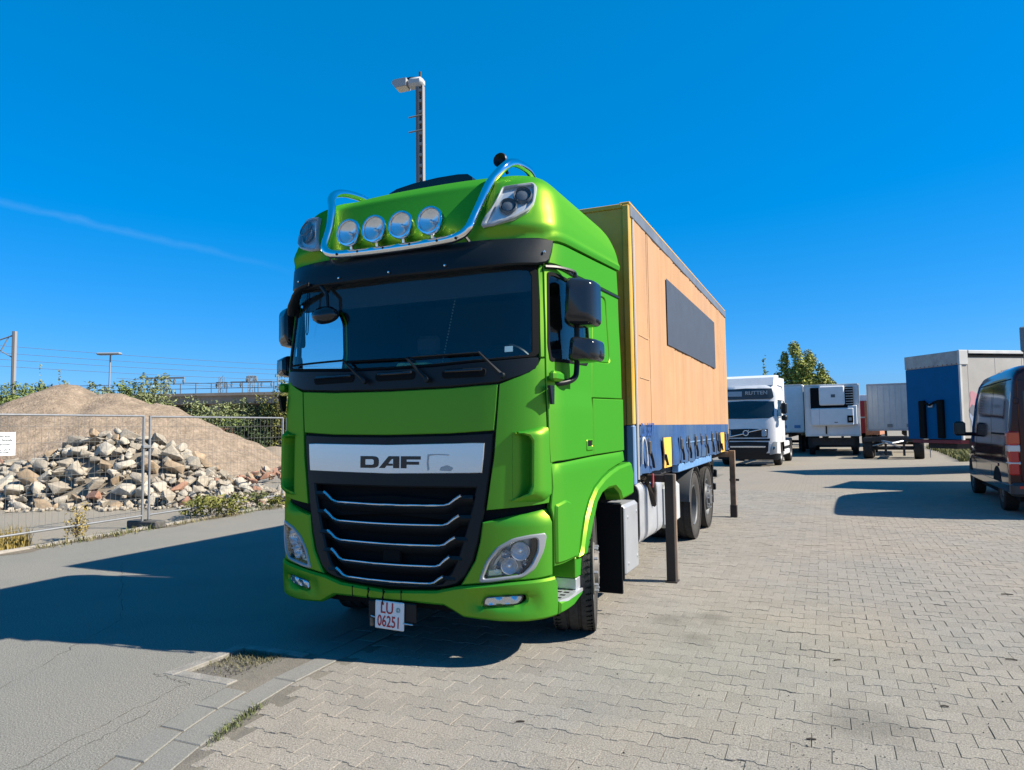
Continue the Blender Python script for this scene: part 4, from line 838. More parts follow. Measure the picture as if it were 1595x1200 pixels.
for k in range(nrow):
    y = -3.25+k*.155
    for i in range(-4, 46):
        x = i*.2+(k % 2)*.1
        if x < gr(max(y, -3))+.10 or x > 8.95: continue
        d = Vector((x, y, 0))-CAM; dz = d.dot(fw)
        if dz < 1.2: continue
        px = 797.5+FPX*d.dot(cr)/dz; py = 600-FPX*d.dot(cu)/dz
        if px < -130 or px > 1725 or py > 1330: continue
        vis = (0 <= px <= 1595 and py <= 1200); cells.append((0 if vis else 1, d.length, x, y))
cells.sort(); stuff = MB(); npv = 0
for (v_, d_, x, y) in cells:
    dz = rnd.gauss(0, .0012); tx, ty = rnd.gauss(0, .008), rnd.gauss(0, .008); rz = rnd.gauss(0, .006); jx, jy = rnd.gauss(0, .0008), rnd.gauss(0, .0008)
    if npv < 300:
        o = link('paver', pm, PY, (x+jx, y+jy, dz), (tx, ty, rz)); npv += 1
    else: 
        c, s = math.cos(rz), math.sin(rz); stuff.add([(x+jx+p[0]*c-p[1]*s, y+jy+p[0]*s+p[1]*c, dz+p[2]-p[0]*ty+p[1]*tx) for p in PV], PF)
prop(stuff.obj('pavers', PAVM, PY, recalc=False), kind='stuff')
# gutter of two rows of slabs
GUT = sheet('gutter', [[(gl(a)-.012, a, -.004), (gr(a)+.13, a, -.004), (gr(b)+.13, b, -.004), (gl(b)-.012, b, -.004)] for a, b in zip([-3+.3*i for i in range(80)], [-2.7+.3*i for i in range(80)])], nodes_ground('gutter_mortar', (0.146, 0.134, 0.112), (0.077, 0.071, 0.060), (0.206, 0.185, 0.152), 4, 1.0))
SLAB = [nodes_ground('slab_grey', (0.176, 0.175, 0.160), (0.146, 0.144, 0.134), (0.201, 0.195, 0.176), 2, .5), nodes_ground('slab_pale', (0.231, 0.214, 0.180), (0.188, 0.176, 0.156), (0.257, 0.235, 0.192), 2, .5)]
for row in (0, 1):
    y = -3.0+row*.17
    while y < 20:
        L_ = rnd.uniform(.27, .36) if row == 0 else rnd.uniform(.40, .55)
        if row == 0 and -.66 < y+L_ and y < .06: y = .06 if y > -.7 else y
        if row == 0 and y < -.66 < y+L_: L_ = -.66-y
        y1 = y+L_-.007; z = .002+rnd.gauss(0, .0008); tl = rnd.gauss(0, .003)
        o0, o1 = (0., .181) if row == 0 else (.189, .375); f = lambda yy, o: gl(max(yy, -3))+o*(1+.05*max(0, -yy-.3))
        P = [(f(y, o0), y), (f(y, o1), y), (f(y1, o1), y1), (f(y1, o0), y1)]
        P = [(p[0]+rnd.gauss(0, .004), p[1]+rnd.gauss(0, .004)) for p in P]; cx = sum(p[0] for p in P)/4; cy = sum(p[1] for p in P)/4
        Pi = [(cx+(p[0]-cx)*.94, cy+(p[1]-cy)*.97) for p in P]
        if L_ > .1: MB().add([(*p, z+tl*(p[1]-cy)) for p in Pi]+[(*p, z-.0062) for p in P], [(0, 1, 2, 3)]+[(i+4, (i+1) % 4+4, (i+1) % 4, i) for i in range(4)]).obj('gutter_slab', SLAB[1 if rnd.random() < .25 else 0], GUT)
        y += L_
# drain pit with concrete frame, filled with soil and dry grass
PIT = thing('drain_pit', 'square sunken pit framed in pale concrete with dry grass inside, in front of the lorry', 'drain', (-.97, -.31, 0)); PIT.location = (0, 0, 0)
PC = mat('pit_concrete', (.20, .19, .17), .9, noise=.3, nscale=10, bump=.5, bscale=80)
for x0, x1, y0, y1 in ((-1.30, -1.20, -.70, .04), (-1.20, -.70, -.70, -.60), (-1.20, -.62, -.04, .04)): B('frame_bar', PC, PIT, x0, x1, y0, y1, -.05, .003+rnd.uniform(0, .003), .006)
B('pit_floor', mat('soil', (.11, .10, .085), .95, noise=.4, nscale=30, bump=.8, bscale=60), PIT, -1.21, -.70, -.61, -.03, -.058, -.022, 0)
def grass(name, pts, hgt, m, w=.006, parent=None, kind='stuff', lean=.5, seed=1):
    r = random.Random(seed); mb = MB()
    for (x, y, z) in pts:
        h = hgt*r.uniform(.45, 1.15); a = r.uniform(0, 6.283); l = r.uniform(.1, lean)*h; dx, dy = math.cos(a), math.sin(a); ww = w*r.uniform(.6, 1.2)
        mb.add([(x-dy*ww, y+dx*ww, z), (x+dy*ww, y-dx*ww, z), (x+dx*l*.4+dy*ww*.7, y+dy*l*.4-dx*ww*.7, z+h*.6), (x+dx*l*.4-dy*ww*.7, y+dy*l*.4+dx*ww*.7, z+h*.6), (x+dx*l, y+dy*l, z+h)], [(0, 1, 2, 3), (3, 2, 4)])
    o = mb.obj(name, m, parent, recalc=False); return prop(o, kind=kind) if kind else o
DRY = mat('dry_grass', (.17, .15, .065), .8, isl=.4); LEAFY = mat('weed_green', (.085, .10, .03), .75, isl=.45); STRAWY = mat('straw_yellow', (.25, .19, .05), .8, isl=.35)
grass('dry_grass', [(rnd.uniform(-1.18, -.72), -.05-abs(rnd.gauss(0, .20)), -.022) for _ in range(900)], .035, mat('dull_grass', (.115, .11, .06), .9, isl=.35), .003, PIT, 'stuff', 1.4)
grass('gutter_grass', [(gr(y)+rnd.gauss(.05, .02), y, 0) for y in [rnd.choice((-1.05, -1.3, -1.2, -.95))+rnd.gauss(0, .05) for _ in range(260)]], .035, LEAFY, .003, None, 'stuff', 1.5)
cr_b = MB()
for (x0, y0, x1, y1, k) in ((-.78, -2.1, -.98, -.75, 3), (-.62, -2.2, -.80, -1.2, 4), (-1.5, -2.4, -2.9, .2, 5), (-.93, -.78, -1.38, -.72, 6), (-2.9, .2, -5.5, 2.2, 7)):
    r_ = random.Random(k); n_ = 26; P_ = []
    for i_ in range(n_+1):
        t_ = i_/n_; P_.append((x0+(x1-x0)*t_+r_.gauss(0, .012), y0+(y1-y0)*t_+r_.gauss(0, .012)))
    for a_1, b_1 in zip(P_, P_[1:]):
        w_1 = r_.uniform(.0008, .0032); dx_, dy_ = b_1[0]-a_1[0], b_1[1]-a_1[1]; l_ = math.hypot(dx_, dy_) or 1; nx_, ny_ = -dy_/l_*w_1, dx_/l_*w_1
        cr_b.add([(a_1[0]-nx_, a_1[1]-ny_, .0012), (b_1[0]-nx_, b_1[1]-ny_, .0012), (b_1[0]+nx_, b_1[1]+ny_, .0012), (a_1[0]+nx_, a_1[1]+ny_, .0012)], [(0, 1, 2, 3)])
cro = cr_b.obj('cracks', mat('crack_dark', (.05, .048, .043), .95), bpy.data.objects['asphalt_road'], recalc=False); prop(cro, kind='stuff')
# loose chips, twigs and stains' grit on the paving
mb = MB()
for _ in range(620):
    u = rnd.random(); x, y = (rnd.gauss(2.9, .25), rnd.gauss(-.75, .45)) if u < .5 else (rnd.uniform(-.3, 7), rnd.uniform(-1.5, 9))
    s = rnd.uniform(.0012, .0034)*(1 if u < .5 else 1.3); mb.box((x, y, s), (s*2.2, s*1.6, s*1.5), 0, Matrix.Rotation(rnd.uniform(0, 3), 3, 'Z').to_4x4())
prop(mb.obj('grit', mat('grit', (.16, .14, .115), .9, isl=.6)), kind='stuff')
TWL = ['small dark scrap on the paving near the bottom centre', 'long dark scrap on the paving right of the lorry leg', 'short dark scrap on the paving, centre right', 'dark scrap on the paving between the lorry and the right edge', 'tiny dark scrap on the paving below the front tyre', 'long dark stick lying on the paving behind the dark van', 'dark scrap nearest the bottom edge right of the centre']
for i, (x, y, l, a) in enumerate(((1.36, -.52, .05, .5), (4.60, 4.00, .10, .1), (4.18, 1.75, .07, 0.), (3.05, 1.30, .06, .8), (3.62, .62, .045, .2), (5.9, 6.6, .5, .05), (2.9, -.15, .05, .3))):
    tw = MB().tube([(x-math.cos(a)*l/2, y-math.sin(a)*l/2, .006), (x, y, .009), (x+math.cos(a)*l/2, y+math.sin(a)*l/2, .005)], .005, 5).obj('twig', mat('twig_dark', (.05, .04, .03), .9))
    prop(tw, TWL[i], 'twig', 'scraps lying on the paving')
# ================================================================== SITE FENCE, RUBBLE, HEAPS
GALV = mat('galvanised_steel', (.25, .26, .27), .5, metal=.5, noise=.15, nscale=7)
fdir = Vector((-.083, 1, 0)).normalized()
def fpt(d): return Vector((-8.16, 4.71, 0))+fdir*d
WIRE = mat('fence_wire', (.17, .175, .17), .6, metal=.3)
FL = ['wire mesh fence panel nearest the left edge, carrying a white notice', 'wire mesh fence panel between the two concrete feet left of the lorry', 'wire mesh fence panel just behind the green cab', 'wire mesh fence panel farther back behind the lorry']
for i in range(4):
    d0 = -3.95+i*3.95; a = fpt(d0+.05); b = fpt(d0+3.86); fp = thing('mesh_fence', FL[i], 'fence', tuple(a), 0, 'mesh fence panels along the yard'); L = (b-a).length; fp.rotation_euler = (0, 0, math.atan2(fdir.y, fdir.x))
    for x in (0, L): MB().tube([(x, 0, .06), (x, 0, 2.0)], .021, 8).obj('post', GALV, fp, 60)
    for z in (.22, 1.985): MB().tube([(0, 0, z), (L, 0, z+(.01 if z > 1 else 0))], .017, 8).obj('rail', GALV, fp, 60)
    mb = MB(); x = .1
    while x < L: mb.tube([(x+rnd.gauss(0, .004), .0, .22), (x+rnd.gauss(0, .006), rnd.gauss(0, .006), 1.98)], .0024, 4, False); x += .105
    z = .28
    while z < 1.98: mb.tube([(0, 0, z), (L*.5, rnd.gauss(0, .004), z+rnd.gauss(0, .01)), (L, 0, z)], .0026, 4, False); z += .255
    prop(mb.obj('wire_mesh', WIRE, fp), kind='stuff')
    B('coupler', GALV, fp, L-.03, L+.14, -.035, .035, 1.42, 1.47, .006)
FTL = ['dark concrete fence foot at the left edge of the picture', 'dark concrete fence foot under the paired posts left of the lorry', 'dark concrete fence foot beside the green cab', 'dark concrete fence foot hidden farthest back', 'dark concrete fence foot at the far end']
for i in range(5):
    c = fpt(-3.95+i*3.95); ft = thing('fence_block', FTL[i], 'fence foot', (c.x, c.y, 0), math.atan2(fdir.y, fdir.x)+D2R(90), 'concrete feet of the mesh fence')
    B('foot_block', mat('foot_concrete', (.075, .072, .068), .9, noise=.3, nscale=14, bump=.5), ft, -.34, .34, -.12, .12, 0, .13, .02)
    B('foot_socket', BLACKM, ft, -.045, .045, -.075, .075, .1305, .136, .0)
    for x in (-.30, .20): B('grip_slot', BLACKM, ft, x, x+.10, -.1215, -.118, .03, .09, 0)
sg = thing('notice_board', 'white notice with dark lettering wired to the mesh fence at the far left', 'sign', tuple(fpt(-2.60)+Vector((.035, 0, 1.56)))); sg.rotation_euler = (0, 0, math.atan2(fdir.y, fdir.x))
B('sign_panel', mat('sign_white', (.72, .76, .78), .5), sg, -.16, .16, -.005, .0, -.17, .17, .001)
MS = Matrix.Translation((0, -.007, 0)) @ Matrix.Rotation(D2R(90), 4, 'X'); TXT = mat('sign_text', (.03, .04, .05), .7)
for s_, z, k in (('Betreten', .115, .058), ('der Baustelle', .055, .050), ('verboten!', -.005, .055), ('Eltern haften für', -.085, .034), ('ihre Kinder!', -.122, .034)): text('sign_line', s_, k, TXT, sg, MS @ Matrix.Translation((0, z, 0)), .85, .0008, .0006)
for x in (-.13, .13): MB().tube([(x, -.006, .15), (x, .03, .16)], .004, 5).obj('wire_tie', WIRE, sg)
# kerb line below the fence
kb = sheet('kerb', [[tuple(fpt(-9)+Vector((.06, 0, -.03))), tuple(fpt(-9)+Vector((.18, 0, -.03))), tuple(fpt(20)+Vector((.18, 0, -.03))), tuple(fpt(20)+Vector((.06, 0, -.03)))]], CONC)
for i in range(30):
    a = fpt(-9+i*1.0)+Vector((.12, 0, 0)); b = fpt(-9+i*1.0+.985)+Vector((.12, 0, 0)); mb = MB(); w = .05; nrm = Vector((1, .083, 0))
    P = [a-nrm*w, a+nrm*w, b+nrm*w, b-nrm*w]; mb.add([(p.x, p.y, -.05) for p in P]+[(p.x, p.y, .035+rnd.uniform(-.008, .006)) for p in P], [(3, 2, 1, 0), (4, 5, 6, 7)]+[(i_, (i_+1) % 4, (i_+1) % 4+4, i_+4) for i_ in range(4)]); mb.obj('kerb_stone', CONC, kb)
pts = [tuple(fpt(rnd.uniform(-6, 14))+Vector((.22+abs(rnd.gauss(0, .10)), 0, 0))) for _ in range(2600)]
grass('verge_grass', [p for p in pts if math.sin(p[1]*2.3)+.6*math.sin(p[1]*5.1) > -.5], .10, DRY, .006, None, 'stuff', 1.3, 2)
grass('verge_weeds', [p for p in pts[:1300] if math.sin(p[1]*1.7+1) > 0], .12, LEAFY, .008, None, 'stuff', 1.2, 3)
dirt = MB(); n = 120
for i in range(n):
    c = fpt(-7+24*i/n); w = .18+.10*math.sin(i*.9)+.06*math.sin(i*2.3); dirt.v += [(c.x-.1, c.y, .002), (c.x+.16+w, c.y, .004)]
for i in range(n-1): dirt.f.append((2*i, 2*i+1, 2*i+3, 2*i+2)); dirt.mi.append(0)
prop(dirt.obj('verge_soil', mat('verge_soil', (.135, .115, .085), .95, noise=.4, nscale=25, bump=.6), recalc=False), kind='structure')
# ---- leafy plants
def leaves(mb, c, rad, n, size, r, shell=.55, zsq=1.0, droop=0.):
    for _ in range(n):
        while True:
            v = Vector((r.uniform(-1, 1), r.uniform(-1, 1), r.uniform(-1, 1)))
            if shell < v.length < 1: break
        p = Vector(c)+Vector((v.x*rad[0], v.y*rad[1], v.z*rad[2])); nrm = (v+Vector((r.uniform(-1, 1), r.uniform(-1, 1), r.uniform(-.4, 1.2)))).normalized(); t = nrm.orthogonal().normalized(); t = (Matrix.Rotation(r.uniform(0, 6.28), 3, nrm) @ t); b = nrm.cross(t); s = size*r.uniform(.6, 1.3)
        mb.add([p-t*s*.9, p+b*s*.45+nrm*s*.12, p+t*s, p-b*s*.45+nrm*s*.12], [(0, 1, 2), (0, 2, 3)])
def shrub(name, label, cat, loc, h, w, m, n, size, seed, group=None, lobes=7, column=False, tip=True, trunkh=.25, bark=None):
    r = random.Random(seed); t = thing(name, label, cat, loc, 0, group); mb = MB(); st = MB()
    st.tube([(0, 0, -.1), (r.uniform(-.1, .1)*w, 0, h*.35), (r.uniform(-.1, .1)*w, 0, h*.8)], [h*.022, h*.016, h*.004], 6)
    for i in range(lobes):
        a = i*2.4+r.uniform(-.5, .5)
        if column:
            f = (i+.6)/lobes; k = (math.sin(min(1, f*1.15)*math.pi*.8+.55))*.5; rr = w*.5*max(.16, (1-f)**.75*1.05) ; c = (math.cos(a)*rr*.65, math.sin(a)*rr*.65, h*(trunkh*.4+f*(1-trunkh*.4)*.93)); rad = (rr*.75+.05*w, rr*.75+.05*w, h/lobes*1.9)
        else:
            f = r.uniform(.15, 1); rr = w*.5*r.uniform(.25, .75); c = (math.cos(a)*rr, math.sin(a)*rr, h*(trunkh+f*(.8-trunkh))); rad = (w*r.uniform(.16, .27), w*r.uniform(.16, .27), h*r.uniform(.12, .24))
        st.tube([(0, 0, c[2]*.45), (c[0]*.6, c[1]*.6, c[2]*.8), c], [h*.010, h*.007, h*.003], 5)
        leaves(mb, c, rad, n//lobes, size, r, .25)
        if tip and r.random() < .7:
            for q in range(n//60): p = Vector((c[0]+r.gauss(0, rad[0]*.3), c[1]+r.gauss(0, rad[1]*.3), c[2]+rad[2]*r.uniform(.7, 1.5))); leaves(mb, p, (.10*w*.4, .10*w*.4, .08*h*.5), 2, size, r, 0)
    mb.obj('crown', m, t, recalc=False); st.obj('trunk', bark or mat('bark', (.11, .09, .065), .9, noise=.3), t)
    return t
LG = mat('leaf_green', (.12, .155, .038), .7, isl=.55, spec=.3); LS = mat('leaf_grey_green', (.16, .185, .075), .7, isl=.4, spec=.3); LD = mat('leaf_dark', (.038, .060, .020), .75, isl=.5, spec=.3); LY = mat('leaf_yellow_green', (.13, .135, .028), .7, isl=.45, spec=.3); LP = mat('leaf_poplar', (.24, .26, .05), .65, isl=.5, spec=.3)
shrub('weed_bush', 'straggly yellow-green weed bush growing at the fence right of the concrete foot', 'weed', tuple(fpt(1.55)+Vector((.05, 0, 0))), .62, 1.5, LY, 900, .045, 11, None, 10, trunkh=.05)
shrub('tall_weed', 'thin tall yellowish weed growing through the fence left of the concrete foot', 'weed', tuple(fpt(-1.35)+Vector((-.05, 0, 0))), .72, .45, STRAWY, 260, .030, 12, None, 8, trunkh=.05)
shrub('weed_clump', 'small green weed clump by the fence near the cab', 'weed', tuple(fpt(2.95)+Vector((.05, 0, 0))), .42, .5, LEAFY, 260, .04, 13, None, 6, trunkh=.05)
shrub('yellow_weed', 'low yellow-green weed at the kerb close to the cab corner', 'weed', tuple(fpt(3.35)+Vector((.25, 0, 0))), .28, .4, LY, 200, .04, 14, None, 5, trunkh=.05)
grass('yellow_grass', [tuple(fpt(rnd.uniform(-3.3, -2.0))+Vector((-.30+rnd.gauss(0, .12), 0, -.02))) for _ in range(700)], .34, STRAWY, .008, None, 'stuff', .5, 5)
# ---- rubble pile: every block an object
ROCKM = [mat('rubble_grey', (0.271, 0.237, 0.186), .92, noise=.22, nscale=5, bump=.6, bscale=18, obr=.22), mat('rubble_pale', (0.334, 0.301, 0.245), .92, noise=.18, nscale=5, bump=.6, bscale=18, obr=.15), mat('rubble_ochre', (0.271, 0.202, 0.131), .92, noise=.2, nscale=5, bump=.5, bscale=18, obr=.15), mat('rubble_brick', (0.262, 0.142, 0.095), .92, noise=.2, nscale=5, bump=.5, bscale=18, obr=.2)]
def rockmesh(seed, m, flat=1.0):
    r = random.Random(seed); bm = bmesh.new()
    for _ in range(15):
        v = Vector((r.gauss(0, 1), r.gauss(0, 1), r.gauss(0, 1))).normalized(); v = Vector((max(-.72, min(.72, v.x)), max(-.72, min(.72, v.y)), max(-.6, min(.6, v.z)))); bm.verts.new((v.x*.62, v.y*.48, v.z*.48*flat))
    bmesh.ops.convex_hull(bm, input=bm.verts); bmesh.ops.delete(bm, geom=[v for v in bm.verts if not v.link_faces], context='VERTS')
    bmesh.ops.bevel(bm, geom=list(bm.edges), offset=.035, segments=1, affect='EDGES', clamp_overlap=True)
    me = bpy.data.meshes.new('rock'); bm.to_mesh(me); bm.free(); me.materials.append(m); me.polygons.foreach_set('use_smooth', [True]*len(me.polygons)); me.set_sharp_from_angle(angle=D2R(28)); return me
rocks = [[rockmesh(10*i+j, ROCKM[i]) for j in range(5)] for i in range(4)]
RC = Vector((-13.2, 7.7, 0)); ru = Vector((.44, .90, 0)).normalized()     # along the pile, roughly across the view
ra = Vector((cr.x, cr.y, 0)).normalized(); rb = Vector((fw.x, fw.y, 0)).normalized()
def rub_h(u, w):   # u: to the right in the yard, w: away
    prof = [(-4.2, 1.0), (-2.4, .95), (-1.2, 1.45), (-.4, 1.70), (.5, 1.62), (1.5, 1.25), (2.2, .80), (2.9, .42), (3.6, .2), (4.3, .0)]
    t = herm(prof, u); return t*max(0, 1-(abs(w-.55)/(1.9))**1.4)
def rub_pt(u, w): return RC+ra*u+rb*w
core = MB(); nu, nw = 50, 24
for i in range(nu+1):
    for j in range(nw+1):
        u = -4.6+9.0*i/nu; w = -1.5+4.2*j/nw; p = rub_pt(u, w); core.v.append((p.x, p.y, rub_h(u, w)-.16))
for i in range(nu):
    for j in range(nw): a = i*(nw+1)+j; core.f.append((a, a+1, a+nw+2, a+nw+1)); core.mi.append(0)
RP = thing('rubble_pile', 'pile of broken pale concrete and stone blocks behind the mesh fence', 'rubble pile', tuple(RC)); RP.location = (0, 0, 0)
core.obj('rubble_core', mat('rubble_fines', (0.181, 0.155, 0.119), .95, noise=.3, nscale=6), RP)
pl_r = []; tries = 0
while len(pl_r) < 285 and tries < 9000:
    tries += 1; u = rnd.uniform(-4.3, 4.2); w = rnd.uniform(-1.45, 1.3); hh = rub_h(u, w)
    if hh < .02 and rnd.random() < .8: continue
    s = rnd.choice((.24, .27, .31, .36, .42, .48, .56))*(.8 if u > 2.3 else 1)
    p = rub_pt(u, w); p.z = hh
    if any((p-q).length < (s+s2)*.30 for q, s2 in pl_r): continue
    pl_r.append((p, s)); k = rnd.choices((0, 1, 2, 3), (46, 36, 13, 5 if hh < 1.1 else 0))[0]
    o = link('rock', rnd.choice(rocks[k]), RP, tuple(p+Vector((0, 0, s*.12-.04))), (rnd.uniform(-.7, .7), rnd.uniform(-.7, .7), rnd.uniform(0, 6.28))); o.scale = (s*rnd.uniform(.85, 1.25), s*rnd.uniform(.8, 1.1), s*rnd.uniform(.7, 1.05))
fill = MB(); 
for _ in range(520):
    u = rnd.uniform(-4.5, 4.4); w = rnd.uniform(-1.5, 1.4); hh = rub_h(u, w)
    if hh < .03: continue
    me = rnd.choice(rocks[0]); s = rnd.uniform(.14, .30); p = rub_pt(u, w); M_ = Matrix.Translation((p.x, p.y, hh-.02)) @ Matrix.Rotation(rnd.uniform(0, 6), 4, 'Z') @ Matrix.Rotation(rnd.uniform(-.8, .8), 4, 'X') @ Matrix.Diagonal((s, s, s*.9, 1))
    fill.add([tuple(M_ @ v.co) for v in me.vertices], [tuple(q.vertices) for q in me.polygons])
prop(fill.obj('rubble_filling', mat('rubble_fill', (0.271, 0.237, 0.186), .92, isl=.3, bump=.5, bscale=18), RP, 28, recalc=False), kind='stuff')
chips = MB()
for _ in range(420):
    u = rnd.uniform(-4.5, 5.2); w = -1.5+abs(rnd.gauss(0, .5))-rnd.random()*.5; p = rub_pt(u, w); s = rnd.uniform(.02, .07); chips.box((p.x, p.y, rub_h(u, w)+s*.3), (s*1.6, s*1.3, s), s*.2, Matrix.Rotation(rnd.uniform(0, 3), 4, 'Z') @ Matrix.Rotation(rnd.uniform(-.5, .5), 4, 'X'))
prop(chips.obj('rubble_chips', ROCKM[0], RP), kind='stuff')
SRL = ['largest loose pale stone standing alone right of the rubble pile', 'small loose stone touching the large lone stone', 'loose stone farthest back on the gravel right of the rubble pile', 'small loose stone nearest the fence right of the rubble pile']
SR = [((-12.1, 10.6), .34, 1), ((-11.95, 10.75), .16, 0), ((-12.6, 11.2), .14, 1), ((-11.6, 10.3), .13, 0)]
for (x, y), s, k in SR:
    o = link('stone', rocks[k][1], None, (x, y, s*.22), (.2, .1, x)); o.scale = (s*1.2, s, s); prop(o, SRL[SR.index(((x, y), s, k))], 'stone', 'loose stones on the gravel yard')
RP2 = thing('brick_rubble_heap', 'small heap of broken reddish bricks close to the left edge of the green cab', 'rubble heap', (-14.0, 14.2, 0)); RP2.location = (0, 0, 0)
for i in range(34):
    a, b = rnd.gauss(0, .75), rnd.gauss(0, .35); p = Vector((-13.95, 14.1, 0))+ra*a+rb*b; s = rnd.uniform(.22, .42); z = max(.05, .48*(1-abs(a)/1.4)*rnd.uniform(.3, 1))
    o = link('brick_lump', rnd.choice(rocks[rnd.choice((3, 3, 0, 2))]), RP2, (p.x, p.y, z), (rnd.uniform(-1, 1), rnd.uniform(-1, 1), rnd.uniform(0, 6))); o.scale = (s*1.2, s*.8, s*.7)
# ---- gravel mounds
def mound(name, label, peaks, m, res, ext, seed, amp):
    r = random.Random(seed); import mathutils; mb = MB(); x0, x1, y0, y1 = ext; nx, ny = int((x1-x0)/res), int((y1-y0)/res)
    for j in range(ny+1):
        for i in range(nx+1):
            u, w = x0+res*i, y0+res*j; h = 0
            for (pu, pw, ph, sl, sr, sd_) in peaks:
                du = (u-pu); ku = sl if du < 0 else sr; d = math.sqrt((du*ku)**2+((w-pw)*sd_)**2+.04); h = max(h, ph-d+.2)
            nv = mathutils.noise.fractal((u*.55+seed, w*.55, 0), 1, 2, 4); n2 = mathutils.noise.noise((u*3.1, w*3.1, seed)); n3 = mathutils.noise.noise((u*9, w*9, seed))
            z = h+(nv*amp+n2*amp*.34+n3*amp*.14)*min(1, h*1.2) if h > 0 else -.05
            p = Vector((CAM.x, CAM.y, 0))+ra*u+rb*w; mb.v.append((p.x, p.y, max(z, -.06)))
    for j in range(ny):
        for i in range(nx): a = j*(nx+1)+i; mb.f.append((a, a+1, a+nx+2, a+nx+1)); mb.mi.append(0)
    o = mb.obj(name, m, None, 60, recalc=False); prop(o, label, 'gravel heap'); return o
HEAPM = mat('heap_gravel', (.225, .176, .130), .95, noise=.26, nscale=2.2, bump=1.0, bscale=14, spec=.1)
h_nt = HEAPM.node_tree; v_ = h_nt.nodes.new('ShaderNodeTexVoronoi'); v_.inputs['Scale'].default_value = 9; tcx = [n for n in h_nt.nodes if n.type == 'TEX_COORD'][0]; h_nt.links.new(tcx.outputs['Object'], v_.inputs['Vector'])
bq = [n for n in h_nt.nodes if n.type == 'BUMP'][0]; bq.inputs['Distance'].default_value = .05
hb = h_nt.nodes['Principled BSDF']; hs_ = hb.inputs['Base Color'].links[0].from_socket; hm = h_nt.nodes.new('ShaderNodeMapRange'); hm.inputs[2].default_value = 1; hm.inputs[3].default_value = .78; hm.inputs[4].default_value = 1.22; h_nt.links.new(v_.outputs['Color'], hm.inputs[0]); hv = h_nt.nodes.new('ShaderNodeVectorMath'); hv.operation = 'SCALE'; h_nt.links.new(hs_, hv.inputs[0]); h_nt.links.new(hm.outputs[0], hv.inputs['Scale']); h_nt.links.new(hv.outputs[0], hb.inputs['Base Color'])
def lat(px, d): return (px-797.5)/FPX*d
mound('gravel_mound', 'large tan mound of gravel with two peaks behind the rubble pile', [(lat(100, 29), 29, 3.74, .52, .62, .55), (lat(178, 29), 29.2, 3.32, .30, .50, .50), (lat(236, 29), 29.6, 2.92, .5, .56, .5), (lat(295, 29), 29.6, 2.12, .5, .52, .45), (lat(20, 29), 29, 1.7, .6, .4, .5)], HEAPM, .22, (-30, -7, 22, 37), 3, .20)
mound('grey_gravel_heap', 'low grey-brown gravel heap between the big mound and the green cab', [(lat(425, 35), 35.5, .95, .30, .5, .45)], mat('heap_grey', (0.217, 0.176, 0.131), .95, noise=.15, nscale=3, bump=1, bscale=14), .3, (-16, -8, 32, 39), 5, .06)
pebs = MB()
for _ in range(1500):
    u = lat(rnd.uniform(20, 390), 27); w = rnd.uniform(24, 28.9); s = rnd.uniform(.02, .06)
    du = u-lat(140, 29); h = 3.55-.5*abs(du)-.5*(29-w)
    if h < .1: continue
    p = Vector((CAM.x, CAM.y, 0))+ra*u+rb*w; pebs.box((p.x, p.y, h*.99), (s*2, s*1.5, s), s*.2, Matrix.Rotation(rnd.uniform(0, 3), 4, 'Z'))
# red pallets behind the mound
rpl = thing('brick_stack', 'reddish stacked bricks half hidden behind the gravel mound', 'brick stack', tuple(Vector((CAM.x, CAM.y, 0))+ra*lat(362, 37)+rb*37), YAW)
for i in range(7):
    for j in range(4): B('brick', ROCKM[3], rpl, -1.5+i*.42+rnd.uniform(0, .05), -1.12+i*.42, -.3, .3, .25+j*.42, .62+j*.42+rnd.uniform(0, .03), .03)
# ================================================================== BACKGROUND LEFT: bushes, viaduct, masts
def at(px, d, z=0.): p = Vector((CAM.x, CAM.y, 0))+ra*lat(px, d)+rb*d; return (p.x, p.y, z)
for i, (px, d, h, w, m, n, s, lab) in enumerate((
    (-25, 36, 4.7, 5.0, LG, 5200, .10, 'dense green bush at the far left edge beside the gravel mound'), (32, 38, 4.3, 4.0, LG, 3600, .10, 'lower green bush left of the gravel mound peak'), (125, 50, 5.3, 2.6, LS, 1500, .13, 'grey-green bush right behind the mound peak'), (148, 50, 5.2, 2.2, LS, 1200, .13, 'grey-green bush left of the small street lamp'), (178, 49, 5.0, 3.0, LS, 1700, .13, 'grey-green bush at the foot of the small street lamp'), (205, 48, 4.9, 3.2, LG, 2000, .12, 'leafy bush right of the small street lamp'), (235, 47, 5.0, 3.2, LS, 2200, .12, 'leafy bush in front of the leftmost lattice mast'), (258, 46, 3.7, 2.6, LG, 1800, .12, 'dark leafy bush at the left end of the bridge beam'),
    (332, 42, 3.9, 4.2, LS, 3200, .10, 'pale feathery bush in front of the railway bridge'), (318, 43, 2.7, 2.6, LG, 1700, .10, 'small green bush below the bridge, left of the feathery one'), (372, 40, 2.5, 3.2, LG, 2400, .10, 'mid green bush between the feathery bush and the dark conifer'), (408, 37, 3.3, 3.0, LD, 3200, .09, 'dark evergreen behind the mesh fence'), (436, 37, 4.3, 2.8, LY, 2600, .09, 'yellow-green tipped evergreen touching the edge of the cab'), (460, 38, 3.6, 3.2, LD, 2600, .09, 'dark evergreen mostly hidden by the green cab'), (385, 36, 2.2, 2.6, LD, 2000, .09, 'low dark hedge bush behind the fence'), (350, 37, 1.7, 2.4, LG, 1500, .09, 'low green bush right of the brick stack'))):
    shrub('bush', lab, 'bush', at(px, d), h, w, m, n, s, 40+i, 'bushes along the railway', 12, trunkh=.12)
